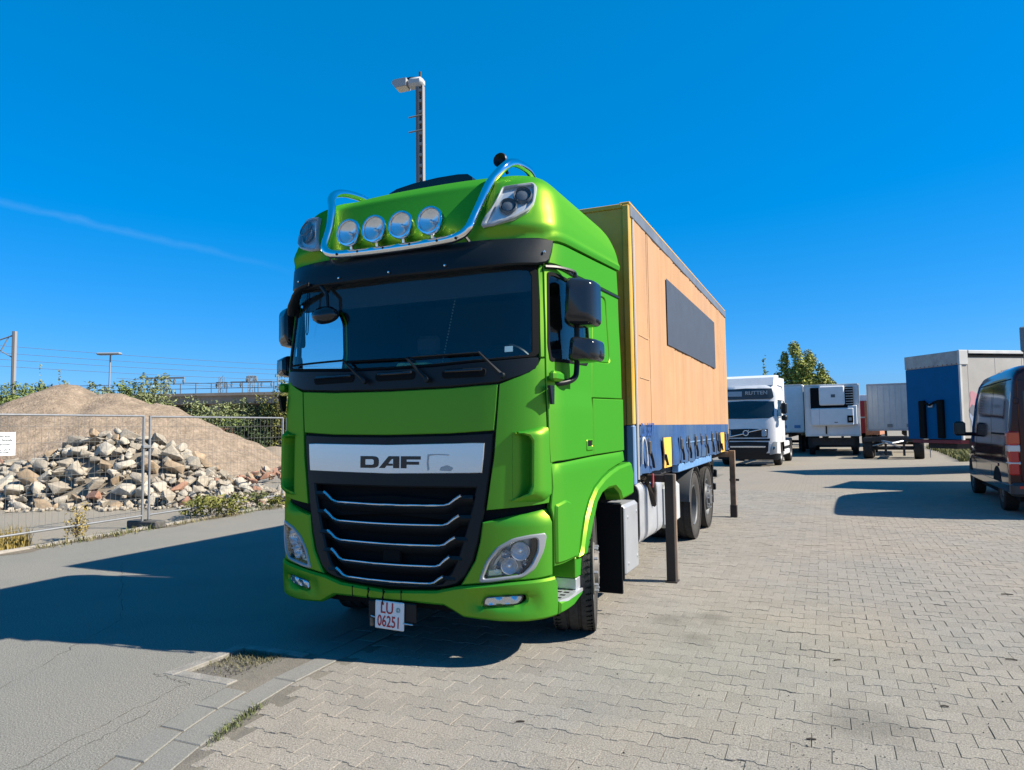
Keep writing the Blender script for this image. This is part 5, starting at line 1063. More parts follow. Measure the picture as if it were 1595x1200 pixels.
for i, (px, d, h) in enumerate(((62, 52, 4.9), (92, 53, 4.6))):
    shrub('sapling', ('thin sapling against the sky left of the mound peak', 'thin sapling just behind the mound peak')[i], 'sapling', at(px, d), h+.6, .9, LS, 240, .12, 80+i, 'saplings along the railway', 8, True)
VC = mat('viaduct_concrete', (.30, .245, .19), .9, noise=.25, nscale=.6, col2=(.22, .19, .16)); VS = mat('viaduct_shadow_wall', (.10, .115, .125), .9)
VD = thing('railway_viaduct', 'long concrete railway bridge with thin railings behind the bushes', 'bridge', at(330, 76), YAW+D2R(-6)); 
def vbox(n, m, x0, x1, y0, y1, z0, z1, p=VD): return B(n, m, p, x0, x1, y0, y1, z0, z1, 0)
vbox('deck_beam', VC, -60, 26, 0, 6, 4.70, 5.75); vbox('deck_edge', VC, -60, 26, -.35, -.01, 5.55, 5.85)
for i in range(-7, 4): vbox('pier', VC, i*8-.6, i*8+.6, .5, 5.5, -.1, 4.69)
vbox('under_deck_shade', VS, -60, 26, 5.6, 5.9, -.1, 4.69)  # dark sheet added for the shade beneath the deck
rl_ = MB()
for i in range(-34, 15): rl_.ex(i*1.75-.035, i*1.75+.035, -.24, -.18, 5.851, 6.92)
for z in (6.35, 6.92): rl_.ex(-60, 26, -.175, -.13, z-.03, z+.03)
prop(rl_.obj('railing', mat('railing_grey', (.10, .11, .12), .7), VD), kind='stuff')
MSM = mat('mast_grey', (.15, .155, .15), .7); MSL = mat('mast_pale', (.23, .22, .21), .7)
def lamp(px, d, h, label, lw=1.0):
    t = thing('street_lamp', label, 'street lamp', at(px, d), YAW, 'street lamps beyond the yard'); MB().tube([(-.12, 0, 0), (0, 0, h)], [.075, .05], 8).obj('pole', MSL, t, 60)
    MB().ex(-lw*.62, lw*.5, -.2, .2, h, h+.16, .06).obj('lamp_head', mat('lamp_head_grey', (.24, .25, .25), .5), t); B('lamp_glass', mat('lamp_glass', (.5, .5, .46), .3), t, -lw*.55, lw*.05, -.16, .16, h-.02, h-.002, 0); return t
lamp(170, 50, 7.25, 'small street lamp with a flat head behind the gravel mound', 1.5)
t = thing('catenary_mast', 'overhead line mast with a bracket arm at the far left edge', 'mast', at(20, 60), YAW); B('mast_column', MSL, t, -.12, .08, -.14, .14, 0, 10.5, 0); B('mast_face', MSM, t, -.18, -.121, -.12, .12, 0, 10.5, 0)
ar = MB().tube([(0, 0, 10.2), (-1.6, -.2, 9.6), (-3.2, -.3, 9.5)], .06, 6).tube([(-.1, 0, 8.2), (-1.2, -.2, 8.9), (-3.2, -.3, 8.5)], .05, 6).tube([(-.5, 0, 10.1), (-1.0, -.2, 8.85)], .05, 6).obj('bracket_arm', MSM, t); MB().lathe([(0, .2), (.1, .15), (.1, -.15), (0, -.2)], (-2.3, -.25, 9.55), 'x', 8).obj('insulator', MSM, ar)
def lattice(px, d, h, label, arms, w=.8):
    t = thing('lattice_mast', label, 'lattice mast', at(px, d), YAW, 'lattice masts along the railway'); mb = MB()
    for sx in (-1, 1):
        for sy in (-1, 1): mb.tube([(sx*w*.6, sy*w*.6, 0), (sx*w*.32, sy*w*.32, h)], .055, 4)
    z = 0
    while z < h-.5:
        a = w*(.6-.28*z/h); mb.tube([(-a, -a, z), (a*.97, -a, z+.8)], .03, 4); mb.tube([(a, -a, z), (-a*.97, -a, z+.8)], .03, 4); z += .8
    mb.obj('lattice_shaft', MSM, t)
    for (z, l, r_) in arms:
        a = MB().ex(-l, r_, -.12, .12, z-.1, z+.12).obj('cross_arm', MSM, t)
        for k in (-1, -.55, .5, 1): x = (l if k < 0 else r_)*k; MB().lathe([(0, 0), (.16, -.15), (.16, -.45), (.06, -.65), (0, -.9)], (x*.96, 0, z-.1), 'z', 6).obj('insulator', MSM, a)
    return t
lattice(345, 110, 10.2, 'narrow lattice mast in the middle, no wide crossarm', [(9.3, .9, .9)], 1.0); lattice(391, 112, 10.6, 'lattice mast with a wide crossarm and hanging insulators', [(9.5, 3.3, 3.3), (10.3, .8, .8)], 1.0); lattice(256, 95, 9.3, 'leftmost lattice mast with a slanted flat crossarm above the bushes', [(9.0, 2.6, 2.6)], 1.0)
lp = thing('signal_pole', 'thin dark pole with a short hook beside the cab mirror', 'pole', at(432, 70), YAW); MB().tube([(0, 0, 0), (0, 0, 8.7), (.5, 0, 8.75)], .07, 6).obj('pole', MSM, lp); B('pole_arm', MSM, lp, 0, .4, -.05, .05, 6.2, 6.3, 0)
WG = mat('wire_grey', (.10, .12, .14), .6); wl_ = ['topmost contact wire crossing the sky on the left', 'second wire below the topmost one on the left', 'third wire crossing the sky on the left', 'lowest wire crossing the sky on the left']
for i, (z0, z1) in enumerate(((14.0, 13.4), (13.0, 12.6), (12.1, 11.9), (11.2, 10.9))):
    a, b = Vector(at(-150, 88, z0)), Vector(at(640, 140, z1)); P = [a.lerp(b, k/20)-Vector((0, 0, 4*.6*(k/20)*(1-k/20))) for k in range(21)]
    prop(MB().tube(P, .028, 4, False).obj('overhead_wire', WG), wl_[i], 'wire', 'overhead railway wires')
for i, (z0, z1) in enumerate(((9.7, 9.5), (9.3, 9.2))):
    a, b = Vector(at(180, 95, z0-.6)), Vector(at(620, 130, z1)); P = [a.lerp(b, k/16)-Vector((0, 0, 4*.5*(k/16)*(1-k/16))) for k in range(17)]
    prop(MB().tube(P, .028, 4, False).obj('overhead_wire', WG), ('upper thin wire strung between the lattice masts', 'lower thin wire strung between the lattice masts')[i], 'wire', 'overhead railway wires')
# tall lattice lamp mast behind the cab
tm = thing('flood_lamp_mast', 'tall slim lattice mast with one large floodlight above the green cab', 'lamp mast', at(657, 34), YAW+D2R(-14)); HM = 12.70; tm.scale = (1.5, 1.5, 1.5)
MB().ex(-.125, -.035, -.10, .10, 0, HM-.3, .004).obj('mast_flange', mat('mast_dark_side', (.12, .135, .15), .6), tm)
MB().ex(.095, .125, -.10, .10, 0, HM-.3, .004).obj('mast_flange', MSL, tm); MB().ex(-.0345, -.010, -.10, .10, 0, HM-.3).obj('mast_flange', MSL, tm)
z = .3; mb = MB()
while z < HM-.3: mb.ex(-.009, .094, -.10, .10, z, z+.09); z += .36
prop(mb.obj('mast_rungs', MSL, tm), kind='stuff'); MB().ex(-.02, .02, .06, .09, 0, HM-.3).obj('mast_web', MSM, tm)
fh = MB().ex(-.42, .14, -.19, .19, HM-.35, HM-.02, .10).obj('lamp_housing', mat('housing_grey', (.40, .41, .41), .5), tm, 40)
P = [(-.42, HM-.04), (-.85, HM-.06), (-.93, HM-.16), (-.80, HM-.32), (-.42, HM-.30)]; MB().prism(P, 'y', -.21, .21).obj('lamp_hood', mat('hood_grey', (.33, .34, .34), .5), tm); MB().prism([(-.91, HM-.18), (-.80, HM-.325), (-.42, HM-.305), (-.42, HM-.312), (-.802, HM-.335), (-.92, HM-.185)], 'y', -.18, .18).obj('lamp_glass', mat('lamp_glass', (.5, .5, .46), .3), tm)
MB().tube([(.0, 0, HM-.3), (.0, 0, HM+.18)], .045, 8).obj('mast_tip', RUST2, tm); MB().tube([(-.1, 0, HM-.01), (-.35, 0, HM+.03), (-.55, 0, HM-.03)], .035, 6).obj('lamp_cable', BLACKM, tm)
for z in (HM-1.35, HM-1.85): MB().tube([(-.36, -.11, z-.02), (.13, -.11, z+.03)], .025, 6).obj('mast_step', MSM, tm)
# ================================================================== RIGHT BACKGROUND
def rebase(t, loc):
    t.location = loc
    for c in t.children: c.matrix_parent_inverse = Matrix.Translation(-Vector(loc)) @ c.matrix_parent_inverse
r = random.Random(60); t = thing('poplar_tree', 'pointed green poplar tree rising behind the white trailers', 'tree', at(1250, 58)); t.scale = (1.15, 1.15, 1.0); cr_m = MB(); tr_m = MB()
tr_m.tube([(0, 0, -.1), (.05, 0, 3), (-.05, 0, 7)], [.18, .12, .03], 8)
for (sx, sy, hh, ww) in ((-.2, 0, 8.3, 2.0), (.65, .3, 7.5, 1.7), (-.95, .2, 7.2, 1.6), (1.35, -.2, 6.0, 1.6), (-1.5, 0, 5.6, 1.4), (.2, -.5, 6.6, 1.9), (1.9, .2, 4.9, 1.3), (-.5, -.4, 6.0, 1.6)):
    tr_m.tube([(0, 0, 1.2), (sx*.7, sy*.7, hh*.45), (sx, sy, hh*.96)], [.09, .06, .015], 6)
    for q_ in range(13):
        f = (q_+r.random())/13; z = 1.2+(hh-1.2)*f; rad = ww*(.25+.75*(1-f)**.7)*r.uniform(.6, 1); a = r.uniform(0, 6.28); c = (sx+math.cos(a)*rad*.45, sy+math.sin(a)*rad*.45, z); tr_m.tube([(sx*.9, sy*.9, z-.5), c], [.03, .01], 4)
        leaves(cr_m, c, (rad*.75, rad*.75, .65), 200, .13, r, .1)
cr_m.obj('crown', LP, t, recalc=False); tr_m.obj('trunk', mat('bark', (.11, .09, .065), .9, noise=.3), t)
shrub('young_tree', 'thin young tree top just above the white tractor roof', 'tree', at(1193, 60), 5.9, 1.6, LG, 500, .14, 61, None, 8, True)
grass('grass_strip', [(lambda u, w: tuple(Vector((CAM.x, CAM.y, 0))+ra*u+rb*w))(lat(rnd.uniform(1436+(46-w_)*3.4, 1500+(46-w_)*3.0), w_), w_) for w_ in [rnd.uniform(30, 46) for _ in range(3800)]], .32, mat('strip_grass', (.13, .135, .04), .8, isl=.4), .022, None, 'stuff', .7, 9)
def tyrepair(parent, x, y, r=.5, w=.3, m=None):
    t = MB().lathe(tyre(r, w, False), (x, y, r), 'x', 24).obj('wheel', RUBBER, parent, 35); s = 1 if x > 0 else -1
    MB().lathe([(r*.6, s*w*.46), (r*.5, s*w*.25), (r*.3, s*w*.35), (0, s*w*.4)], (x, y, r), 'x', 16).obj('rim', m or RIMD, t, 40); return t
# ---- generic box trailer: nose at y=0 facing -y
def trailer(name, label, cat_, loc, rz, L, Wd, z0, z1, m, wy, edge=None, side=None):
    t = thing(name, label, cat_, loc, rz); h = Wd/2
    B('cargo_box', m, t, -h+.012, h-.012, .012, L-.012, z0, z1-.012, .01)
    e = edge or ALU
    for x in (-h, h): B('corner_post', e, t, x-.03, x+.03, -.006, .06, z0+.002, z1-.06, .006); B('top_rail', e, t, x-.025, x+.025, .061, L, z1-.10, z1, .006); B('bottom_rail', e, t, x-.022, x+.022, .061, L, z0-.06, z0+.06, .006)
    B('head_rail', e, t, -h+.03, h-.03, -.01, .05, z1-.09, z1+.002, .006); B('sill_rail', e, t, -h+.03, h-.03, -.01, .05, z0-.05, z0+.05, .006)
    for x in (-.45, .45): B('frame_rail', CHASS, t, x-.06, x+.06, .3, L, z0-.32, z0-.061, 0)
    for y in wy:
        for x in (-h+.2, h-.2): tyrepair(t, x, y)
        MB().tube([(-h+.3, y, .5), (h-.3, y, .5)], .08, 8).obj('axle', CHASS, t)
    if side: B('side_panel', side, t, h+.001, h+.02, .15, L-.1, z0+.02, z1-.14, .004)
    return t
# ---- white tractor unit, nose towards the camera
WT = thing('white_tractor', 'white tractor unit with dark sign visor, parked behind the cargo body', 'truck', (0, 0, 0))
p = at(1160, 28.8); WT.location = p; WT.rotation_euler = (0, 0, D2R(-3.5))
VYF = [(.2, .10), (.9, 0), (1.9, .06), (2.65, .30), (3.15, .34), (3.3, .5), (3.4, .8)]; VYB = 2.3
def FV(s, z):
    xc, yc = contour(s); f = herm(VYF, z); w = 1.24 if z < 2.8 else 1.24-.10*sst(z, 2.8, 3.4); return (xc/1.24*w, f+yc*(VYB-f)/2.15, z)
def NV(s, z, e=.004):
    a, b, c, d = (Vector(q) for q in (FV(s+e, z), FV(s-e, z), FV(s, z+e), FV(s, z-e))); return tuple((a-b).cross(c-d).normalized())
VS_ = Surf(FV, NV)
def vp(n, P, m, off=0, th=.02, par=WT, **k): return panel(n, P, m, par, off=off, th=th, S=VS_, h=k.pop('h', .14), **k)
vp('cab_body', sym([(0, .95), (SMAX, .95), (SMAX, 3.3), (0, 3.3)]), WHITEP, h=.16)
vp('bumper', sym([(0, .53), (1.05, .53), (1.45, .5), (1.45, .94), (0, .94)]), WHITEP, .01)
vp('lower_bumper', sym([(0, .26), (1.2, .26), (1.42, .34), (1.42, .52), (0, .52)]), BLACKP, .01)
vp('windscreen', sym([(0, 1.92), (.9, 1.94), (1.10, 2.02), (1.09, 2.62), (0, 2.66)]), DARKG, .012)
vp('visor_sign', sym([(0, 2.72), (1.0, 2.72), (1.06, 2.80), (1.04, 3.14), (0, 3.16)]), mat('sign_grey', (.03, .04, .05), .35), .06, .05)
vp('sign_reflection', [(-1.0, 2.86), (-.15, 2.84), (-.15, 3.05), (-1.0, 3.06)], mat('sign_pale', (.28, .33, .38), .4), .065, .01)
TV = Matrix.Translation((.42, .19, 2.97)) @ Matrix.Rotation(D2R(88), 4, 'X')
text('visor_lettering', 'RUTTEN', .21, mat('sign_letter', (.34, .36, .37), .5), WT, TV, 1.1, .004, .004)
g1 = vp('upper_grille', sym([(0, 1.16), (.82, 1.16), (.84, 1.50), (0, 1.52)]), BLACKP, .012)
MB().tube([(-.66, -.035, 1.20), (-.08, -.05, 1.32)], .022, 6).tube([(.08, -.05, 1.38), (.62, -.035, 1.50)], .022, 6).obj('diagonal_bar', SILVER, g1)
MB().lathe([(.085, 0), (.115, 0), (.115, .03), (.085, .03), (.085, 0)], (0, -.06, 1.35), 'y', 24).tube([(.07, -.05, 1.42), (.125, -.05, 1.475)], .014, 5).obj('ring_emblem', SILVER, g1, 40); B('emblem_bar', mat('emblem_blue', (.02, .05, .2), .4), g1, -.085, .085, -.062, -.05, 1.335, 1.365, 0)
for z in (1.22, 1.30, 1.40, 1.46): vp('grille_slat', [(-.8, z-.012), (.8, z-.012), (.8, z+.012), (-.8, z+.012)], BLACKG, .022, .01, g1)
for sd in (1, -1):
    vp('marker_lamp', mir(roundpoly([(.60, 1.2), (.78, 1.2), (.78, 1.48), (.60, 1.48)], .06), sd), mat('marker_glass', (.32, .36, .40), .15), .03, .02, WT, h=.08)
    vp('headlight', mir(roundpoly([(.86, .46), (1.16, .52), (1.20, .98), (1.05, 1.0), (.92, .75)], .05), sd), mat('headlight_grey', (.25, .27, .28), .15), .022, .02, WT, h=.06)
    vp('lamp_bulb', mir(roundpoly([(.98, .66), (1.08, .68), (1.09, .80), (1.0, .80)], .03), sd), CHROME, .03, .01, WT, h=.04)
    vp('side_window', mir([(1.25, 2.0), (2.05, 2.0), (2.0, 2.65), (1.28, 2.66)], sd), DARKG, .012)
    vp('door_seam', mir([(2.15, 1.0), (2.17, 1.0), (2.17, 2.7), (2.15, 2.7)], sd), BLACKM, .006)
    for z0, z1 in ((2.10, 2.55), (1.83, 2.05)): MB().ex(sd*1.33, sd*1.55, .35, .50, z0, z1, .05).obj('mirror', BLACKP, WT, 30)
    MB().tube([(sd*1.2, .45, 1.95), (sd*1.42, .45, 1.95), (sd*1.42, .45, 2.62), (sd*1.2, .45, 2.66)], .02, 6).obj('mirror_arm', BLACKP, WT)
    for y in (1.4, 5.1): tyrepair(WT, sd*1.03, y)
    MB().lathe([(.60, sd*.95), (.60, sd*1.235), (.57, sd*1.235)], (0, 1.4, .55), 'x', 16, a0=0, a1=math.pi).obj('wheel_arch', BLACKM, WT, 30)
    MB().ex(sd*.7, sd*1.2, 2.3, 4.3, .38, .62, .04).ex(sd*.7, sd*1.2, 2.3, 4.3, .72, .96, .04).obj('side_skirt', WHITEP, WT); B('frame_rail', CHASS, WT, sd*.36, sd*.45, 2, 6.2, .75, 1.0, 0)
    MB().lathe([(.57, sd*.75), (.57, sd*1.2)], (0, 5.1, .5), 'x', 14, a0=D2R(20), a1=D2R(160)).obj('mudguard', BLACKP, WT, 30)
vp('grille_band', sym([(0, 1.03), (.9, 1.03), (.92, 1.12), (0, 1.12)]), BLACKP, .012); 
lg_ = vp('lower_grille', sym([(0, .50), (.72, .50), (.82, .62), (.86, .98), (0, 1.0)]), BLACKP, .022)
vp('chrome_band', sym([(0, .76), (.72, .76), (.74, .82), (0, .83)]), SILVER, .035, .02, lg_)
MB().prism([(.55, 3.29), (.75, 3.62), (1.2, 3.74), (2.3, 3.78), (2.3, 3.29)], 'x', -1.05, 1.05).obj('roof_deflector', WHITEP, WT)
for sd in (1, -1): MB().prism([(.9, 3.29), (1.15, 3.50), (1.4, 3.62), (2.9, 3.66), (2.9, 2.6), (2.31, 2.6), (2.31, 3.29)], 'x', sd*1.06, sd*1.2).obj('side_deflector', WHITEP, WT)
B('cab_back', WHITEP, WT, -1.2, 1.2, 2.24, 2.3, .8, 3.3, 0); B('cab_roof', WHITEP, WT, -1.1, 1.1, .9, 2.3, 3.25, 3.29, .02); B('engine_block', BLACKM, WT, -.9, .9, .4, 2.2, .35, .95, 0); B('fifth_wheel', CHASS, WT, -.45, .45, 4.7, 5.5, 1.0, 1.12, .02)
MB().ex(1.17, 1.185, 2.3, 4.3, .63, .71).obj('side_marker_strip', BLACKP, WT)
# ---- trailers in the second row
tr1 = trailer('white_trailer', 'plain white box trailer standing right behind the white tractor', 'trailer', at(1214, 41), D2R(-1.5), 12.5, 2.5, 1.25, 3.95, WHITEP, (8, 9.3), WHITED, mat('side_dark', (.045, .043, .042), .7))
for x in (-.9, .9): B('landing_leg', CHASS, tr1, x-.08, x+.08, 2.2, 2.35, 0, 1.1, 0)
B('blue_label', mat('label_blue', (.10, .22, .42), .6), tr1, -.05, .35, -.004, .011, 1.45, 1.62, 0); B('blue_label', mat('label_blue', (.10, .22, .42), .6), tr1, .75, 1.08, -.004, .011, 1.45, 1.62, 0)
for x in (-1.0, 1.0): tyrepair(tr1, x, 2.9)
tr2 = trailer('fridge_trailer', 'white refrigerated trailer with a cooling unit on its nose', 'trailer', at(1295, 36.6), D2R(-1.2), 12.5, 2.55, 1.08, 3.72, WHITEP, (2.2, 9.0, 10.3), WHITED)
FR = MB().ex(-.99, 1.02, -.30, .005, 1.58, 2.48, .05).obj('unit_lower_cover', WHITEP, tr2, 30); MB().ex(-.58, .62, -.33, .005, 2.62, 3.62, .06).obj('unit_upper_cover', WHITEP, tr2, 30)
B('unit_core', BLACKM, tr2, -1.0, 1.02, -.22, .01, 2.45, 3.55, .02)
for i in range(7): B('vent_louvre', mat('louvre_grey', (.30, .32, .33), .5), tr2, .66, 1.0, -.27, -.225, 2.66+i*.13, 2.70+i*.13, .004)
B('unit_side', WHITEP, tr2, .74, 1.16, -.24, .008, 1.62, 2.6, .03); B('control_box', BLACKM, tr2, .70, .98, -.33, -.29, 1.72, 2.08, .01); B('control_display', mat('display_grey', (.25, .27, .28), .3), tr2, .77, .90, -.336, -.331, 1.82, 1.98, 0)
B('unit_emblem', mat('emblem_dark', (.06, .08, .10), .5), tr2, -.02, .18, -.338, -.331, 3.02, 3.18, 0); B('unit_badge', mat('emblem_dark', (.06, .08, .10), .5), tr2, .1, .26, -.308, -.301, 1.72, 1.76, 0)
MB().tube([(-.30, -.03, 1.56), (-.30, -.03, 1.15)], .035, 6).obj('drain_hose', BLACKM, tr2); B('cover_seam', mat('seam_grey', (.25, .26, .27), .6), tr2, -.60, -.585, -.304, -.3, 1.62, 2.46, 0)
MB().ex(-1.0, 1.0, .4, .5, .55, .95).tube([(-.9, .5, .62), (.9, .5, .62)], .06, 6).obj('drawbar_frame', CHASS, tr2)
for x in (-1.05, 1.05): B('mudguard_plate', CHASS, tr2, x-.2, x+.2, 1.55, 1.58, .4, 1.05, 0)
tr3 = trailer('red_trailer', 'red box trailer glimpsed between the fridge trailer and the grey container', 'trailer', at(1342, 52), D2R(-8), 9, 1.0, 1.0, 3.3, mat('trailer_red', (.50, .02, .03), .5), (4, 5.5), mat('trailer_red', (.50, .02, .03), .5))
B('red_stripe', WHITEP, tr3, -.49, .49, -.014, -.011, 2.05, 2.15, 0); B('white_top', WHITEP, tr3, -.5, .5, -.004, 1, 3.31, 3.75, .02)
tr4 = trailer('brown_container', 'rust-brown container end beside the red trailer', 'container', at(1357, 50), D2R(-8), 6, .85, .9, 3.25, mat('rust_brown', (.33, .14, .075), .8, noise=.3), (3,), mat('rust_brown', (.33, .14, .075), .8, noise=.3))
# ---- pale container on a drawbar chassis
tr5 = trailer('grey_container', 'pale grey steel container on a low dark swap chassis', 'container', at(1393, 36.5), D2R(-4), 7.2, 2.5, 1.32, 3.72, mat('container_grey', (.40, .42, .43), .6, noise=.12, nscale=2, col2=(.34, .36, .38)), (5.0,), mat('container_edge', (.30, .31, .32), .6))
for i in range(9): B('wall_rib', mat('container_grey', (.40, .42, .43), .6), tr5, -1.1+i*.265, -1.02+i*.265, -.004, .011, 1.42, 3.6, .003)
for x in (-.25, .62): B('wall_plate', mat('plate_dark', (.14, .15, .16), .6), tr5, x-.12, x+.12, -.016, -.005, 1.45, 1.62, 0)
DC = thing('swap_chassis', 'low dark swap-body chassis with big tyres in front of the grey container', 'chassis', at(1388, 33.4), D2R(-6))
for x in (-1.05, 1.05): tyrepair(DC, x, 0, .50, .42); tyrepair(DC, x, 1.6, .5, .42)
for x in (-.5, .5): B('frame_rail', CHASS, DC, x-.07, x+.07, -.4, 3.2, .72, .98, 0)
MB().ex(-1.2, 1.2, -.5, -.35, .80, 1.0).ex(-1.25, 1.25, 1.0, 1.12, .80, 1.02).ex(-.6, .6, .5, 1.5, .98, 1.04).obj('cross_member', CHASS, DC); MB().tube([(-1, 0, .5), (1, 0, .5)], .09, 8).obj('axle', CHASS, DC)
MB().tube([(-.5, -.4, .85), (0, -1.1, .75), (.5, -.4, .85)], .05, 6).tube([(-.9, -.4, .6), (-.3, -.6, .75), (.3, -.45, .55)], .03, 6).obj('drawbar', GREYM, DC); 
for x in (.45, -.3): B('prop_leg', CHASS, DC, x-.05, x+.05, -.45, -.37, .15, .75, 0)
stp = thing('steel_trestle', 'thin grey steel trestle standing at the end of the grass strip', 'trestle', at(1440, 34)); MB().tube([(-.14, 0, 0), (-.14, 0, 1.0), (.14, 0, 1.0), (.14, 0, 0)], .025, 6).tube([(-.12, .35, 0), (-.14, 0, 1.0)], .02, 6).obj('bent_tube', GALV, stp, 50); MB().tube([(-.13, 0, .5), (.13, 0, .5)], .015, 6).obj('brace', GALV, stp)
# ---- blue-fronted mural trailer
pa, pb = Vector(at(1412, 24.9)), Vector(at(1498, 22.6)); ex_ = (pb-pa); Wb = 2.5; ang = math.atan2(ex_.y, ex_.x); mid = (pa+pb)/2
BLUEF = mat('front_tarp_blue', (.001, .10, .235), .75, spec=.08, noise=.08, nscale=2); MUR = mat('mural_tarp', (.42, .40, .36), .75, noise=.16, nscale=1.2, col2=(.35, .33, .30))
BT = thing('mural_trailer', 'trailer with a plain blue end wall and a faded mural on its pale side', 'trailer', tuple(mid), ang); hb = ex_.length/2
L6 = 11.0; B('cargo_box', MUR, BT, -hb+.02, hb-.015, .03, L6, 1.15, 3.95, .01); B('end_wall', BLUEF, BT, -hb+.01, hb-.05, .0, .029, 1.12, 3.52, .006)
hdr = B('end_header', mat('header_tarp', (.34, .33, .31), .8, noise=.25, nscale=4), BT, -hb, hb-.06, -.02, .028, 3.53, 3.98, .01)
mb = MB()
for i in range(12): mb.lathe([(0, -.012), (.02, -.01), (.025, 0)], (-hb+.15+i*.19, -.021, 3.56), 'y', 6)
mb.obj('header_rivets', mat('rivet_rust', (.25, .08, .05), .7), hdr)
B('corner_post', WHITED, BT, hb-.055, hb+.01, -.03, .06, 1.1, 3.52, .01); B('corner_cap', WHITED, BT, hb-.058, hb+.02, -.04, .30, 3.521, 3.99, .012)
B('top_rail', WHITED, BT, hb-.02, hb+.03, .31, L6, 3.88, 3.985, .01); B('shadow_gap', BLACKM, BT, hb-.014, hb-.004, .31, L6, 3.76, 3.87, 0)
for x in (-hb+.62, hb-.95): bk = B('black_buffer', BLACKM, BT, x, x+.26, -.10, -.001, 1.15, 2.42, .02)
MB().tube([(-hb+.88, -.05, 2.34), (-hb+1.1, -.07, 2.26), (-hb+1.3, -.05, 2.36), (hb-.95, -.05, 2.34)], .04, 6).obj('hanging_cable', BLACKM, BT); B('junction_plate', GREYM, BT, -hb+1.0, -hb+1.2, -.06, -.002, 2.18, 2.32, .01)
B('red_beam', mat('beam_red', (.20, .015, .02), .6), BT, -hb+.2, hb-.1, -.01, .3, .98, 1.10, .01); B('frame_underside', CHASS, BT, -.6, .6, .3, L6, .8, 1.14, 0)
for x in (-hb+.35, hb-.3): B('landing_leg', CHASS, BT, x-.08, x+.08, 2.4, 2.55, 0, 1.1, 0)
for y in (7.5, 8.8):
    for x in (-hb+.2, hb-.2): tyrepair(BT, x, y)
# faded abstract mural: pale washes of pink, grey and blue, generic blobs
mr2 = random.Random(5); MC = [mat('mural_pink', (.50, .24, .27), .8), mat('mural_red', (.48, .13, .18), .8), mat('mural_grey', (.15, .16, .19), .8), mat('mural_blue', (.30, .36, .48), .8), mat('mural_pale', (.56, .52, .52), .8)]
sh = [(.95, 2.55, .20, .26, 2), (1.55, 2.9, .22, .40, 1), (.55, 2.35, .28, .30, 0), (1.1, 2.15, .5, .25, 0), (1.5, 2.3, .28, .35, 1), (.8, 1.95, .35, .25, 4), (1.3, 1.8, .5, .3, 3), (.5, 1.75, .22, .3, 3), (.95, 1.55, .4, .25, 3), (.7, 1.4, .3, .18, 4), (1.6, 1.55, .4, .3, 3), (.45, 2.05, .14, .2, 2), (1.9, 2.3, .4, .5, 4), (2.4, 2.0, .5, .5, 3), (2.9, 2.6, .4, .4, 0), (.75, 2.2, .18, .14, 2), (1.2, 2.45, .16, .2, 4)]
for k, (y, z, a, b, c) in enumerate(sh):
    P = [(y+a*math.cos(t)*(1+.28*math.sin(3*t+k)), z+b*math.sin(t)*(1+.25*math.cos(4*t+k*2))) for t in [i*math.pi/10 for i in range(20)]]
    MB().prism([(max(.08, p[0]), max(1.17, p[1])) for p in P], 'x', hb-.0149+.0002*k, hb-.0105+.0004*k).obj('mural_patch', MC[c], BT)
mb = MB()
for k in range(10): y = .3+k*1.05; mb.ex(hb-.0145, hb-.011, y, y+.012, 1.16, 3.75)
mb.obj('tarp_seam', mat('tarp_streak', (.36, .34, .31), .9), BT)
# ---- grey box body at the right edge
GB = thing('grey_box_truck', 'grey box body just showing at the right edge above the dark van', 'truck', (7.72, 17.25, 0), D2R(-15)); GM = mat('box_grey', (.20, .235, .26), .5, noise=.08)
B('cargo_box', GM, GB, .04, 2.5, .04, 2.6, 1.05, 3.95, .02); B('corner_post', GM, GB, 0, .14, 0, .14, 1.0, 3.45, .015); B('corner_cap', mat('cap_grey', (.17, .20, .22), .5), GB, -.05, .30, -.05, .30, 3.451, 4.08, .03); B('top_rail', GM, GB, .31, 2.5, -.01, .10, 3.85, 4.02, .01); B('side_rail', GM, GB, -.01, .10, .31, 2.6, 3.85, 4.02, .01)
for x in (.3, 2.25):
    for y in (1.4,): tyrepair(GB, x if x > 1 else x, y)
B('frame_underside', CHASS, GB, .6, 1.9, .2, 2.5, .7, 1.049, 0); B('rear_bar', BLACKP, GB, .1, 2.4, -.05, .03, .5, .62, .01)
# ================================================================== DARK VAN, tail towards the camera
VAN = thing('dark_van', 'glossy dark maroon panel van seen from behind at the right edge', 'van', (6.98, 10.72, 0), D2R(-2.0))
VP_ = mat('maroon_gloss_paint', (.034, .005, .009), rough=.07, spec=.38)
ROOF = [(0, 2.60), (.04, 2.66), (.3, 2.72), (1.5, 2.735), (3.3, 2.71), (3.9, 2.64), (4.25, 2.50), (4.7, 2.18), (5.1, 1.80), (5.3, 1.50), (5.6, 1.36), (5.85, 1.15), (5.92, .8)]
VW = [(0, .955), (.06, .975), (.4, .985), (3.6, .985), (4.6, .965), (5.2, .93), (5.7, .84), (5.92, .72)]
PR = [(1.0, 0.0), (1.005, .10), (1.0, .22), (.992, .30), (.975, .42), (.955, .55), (.925, .68), (.895, .80), (.875, .87), (.85, .92), (.80, .96), (.71, .985), (.47, .997), (0, 1.0)]
def vs_pt(y, k, side=-1):
    i = min(int(k), len(PR)-2); t = k-i; a = PR[i][0]+(PR[i+1][0]-PR[i][0])*t; b = PR[i][1]+(PR[i+1][1]-PR[i][1])*t
    zr = herm(ROOF, y); w = herm(VW, y); z0 = .42; return Vector((side*a*w, y, z0+b*(zr-z0)))
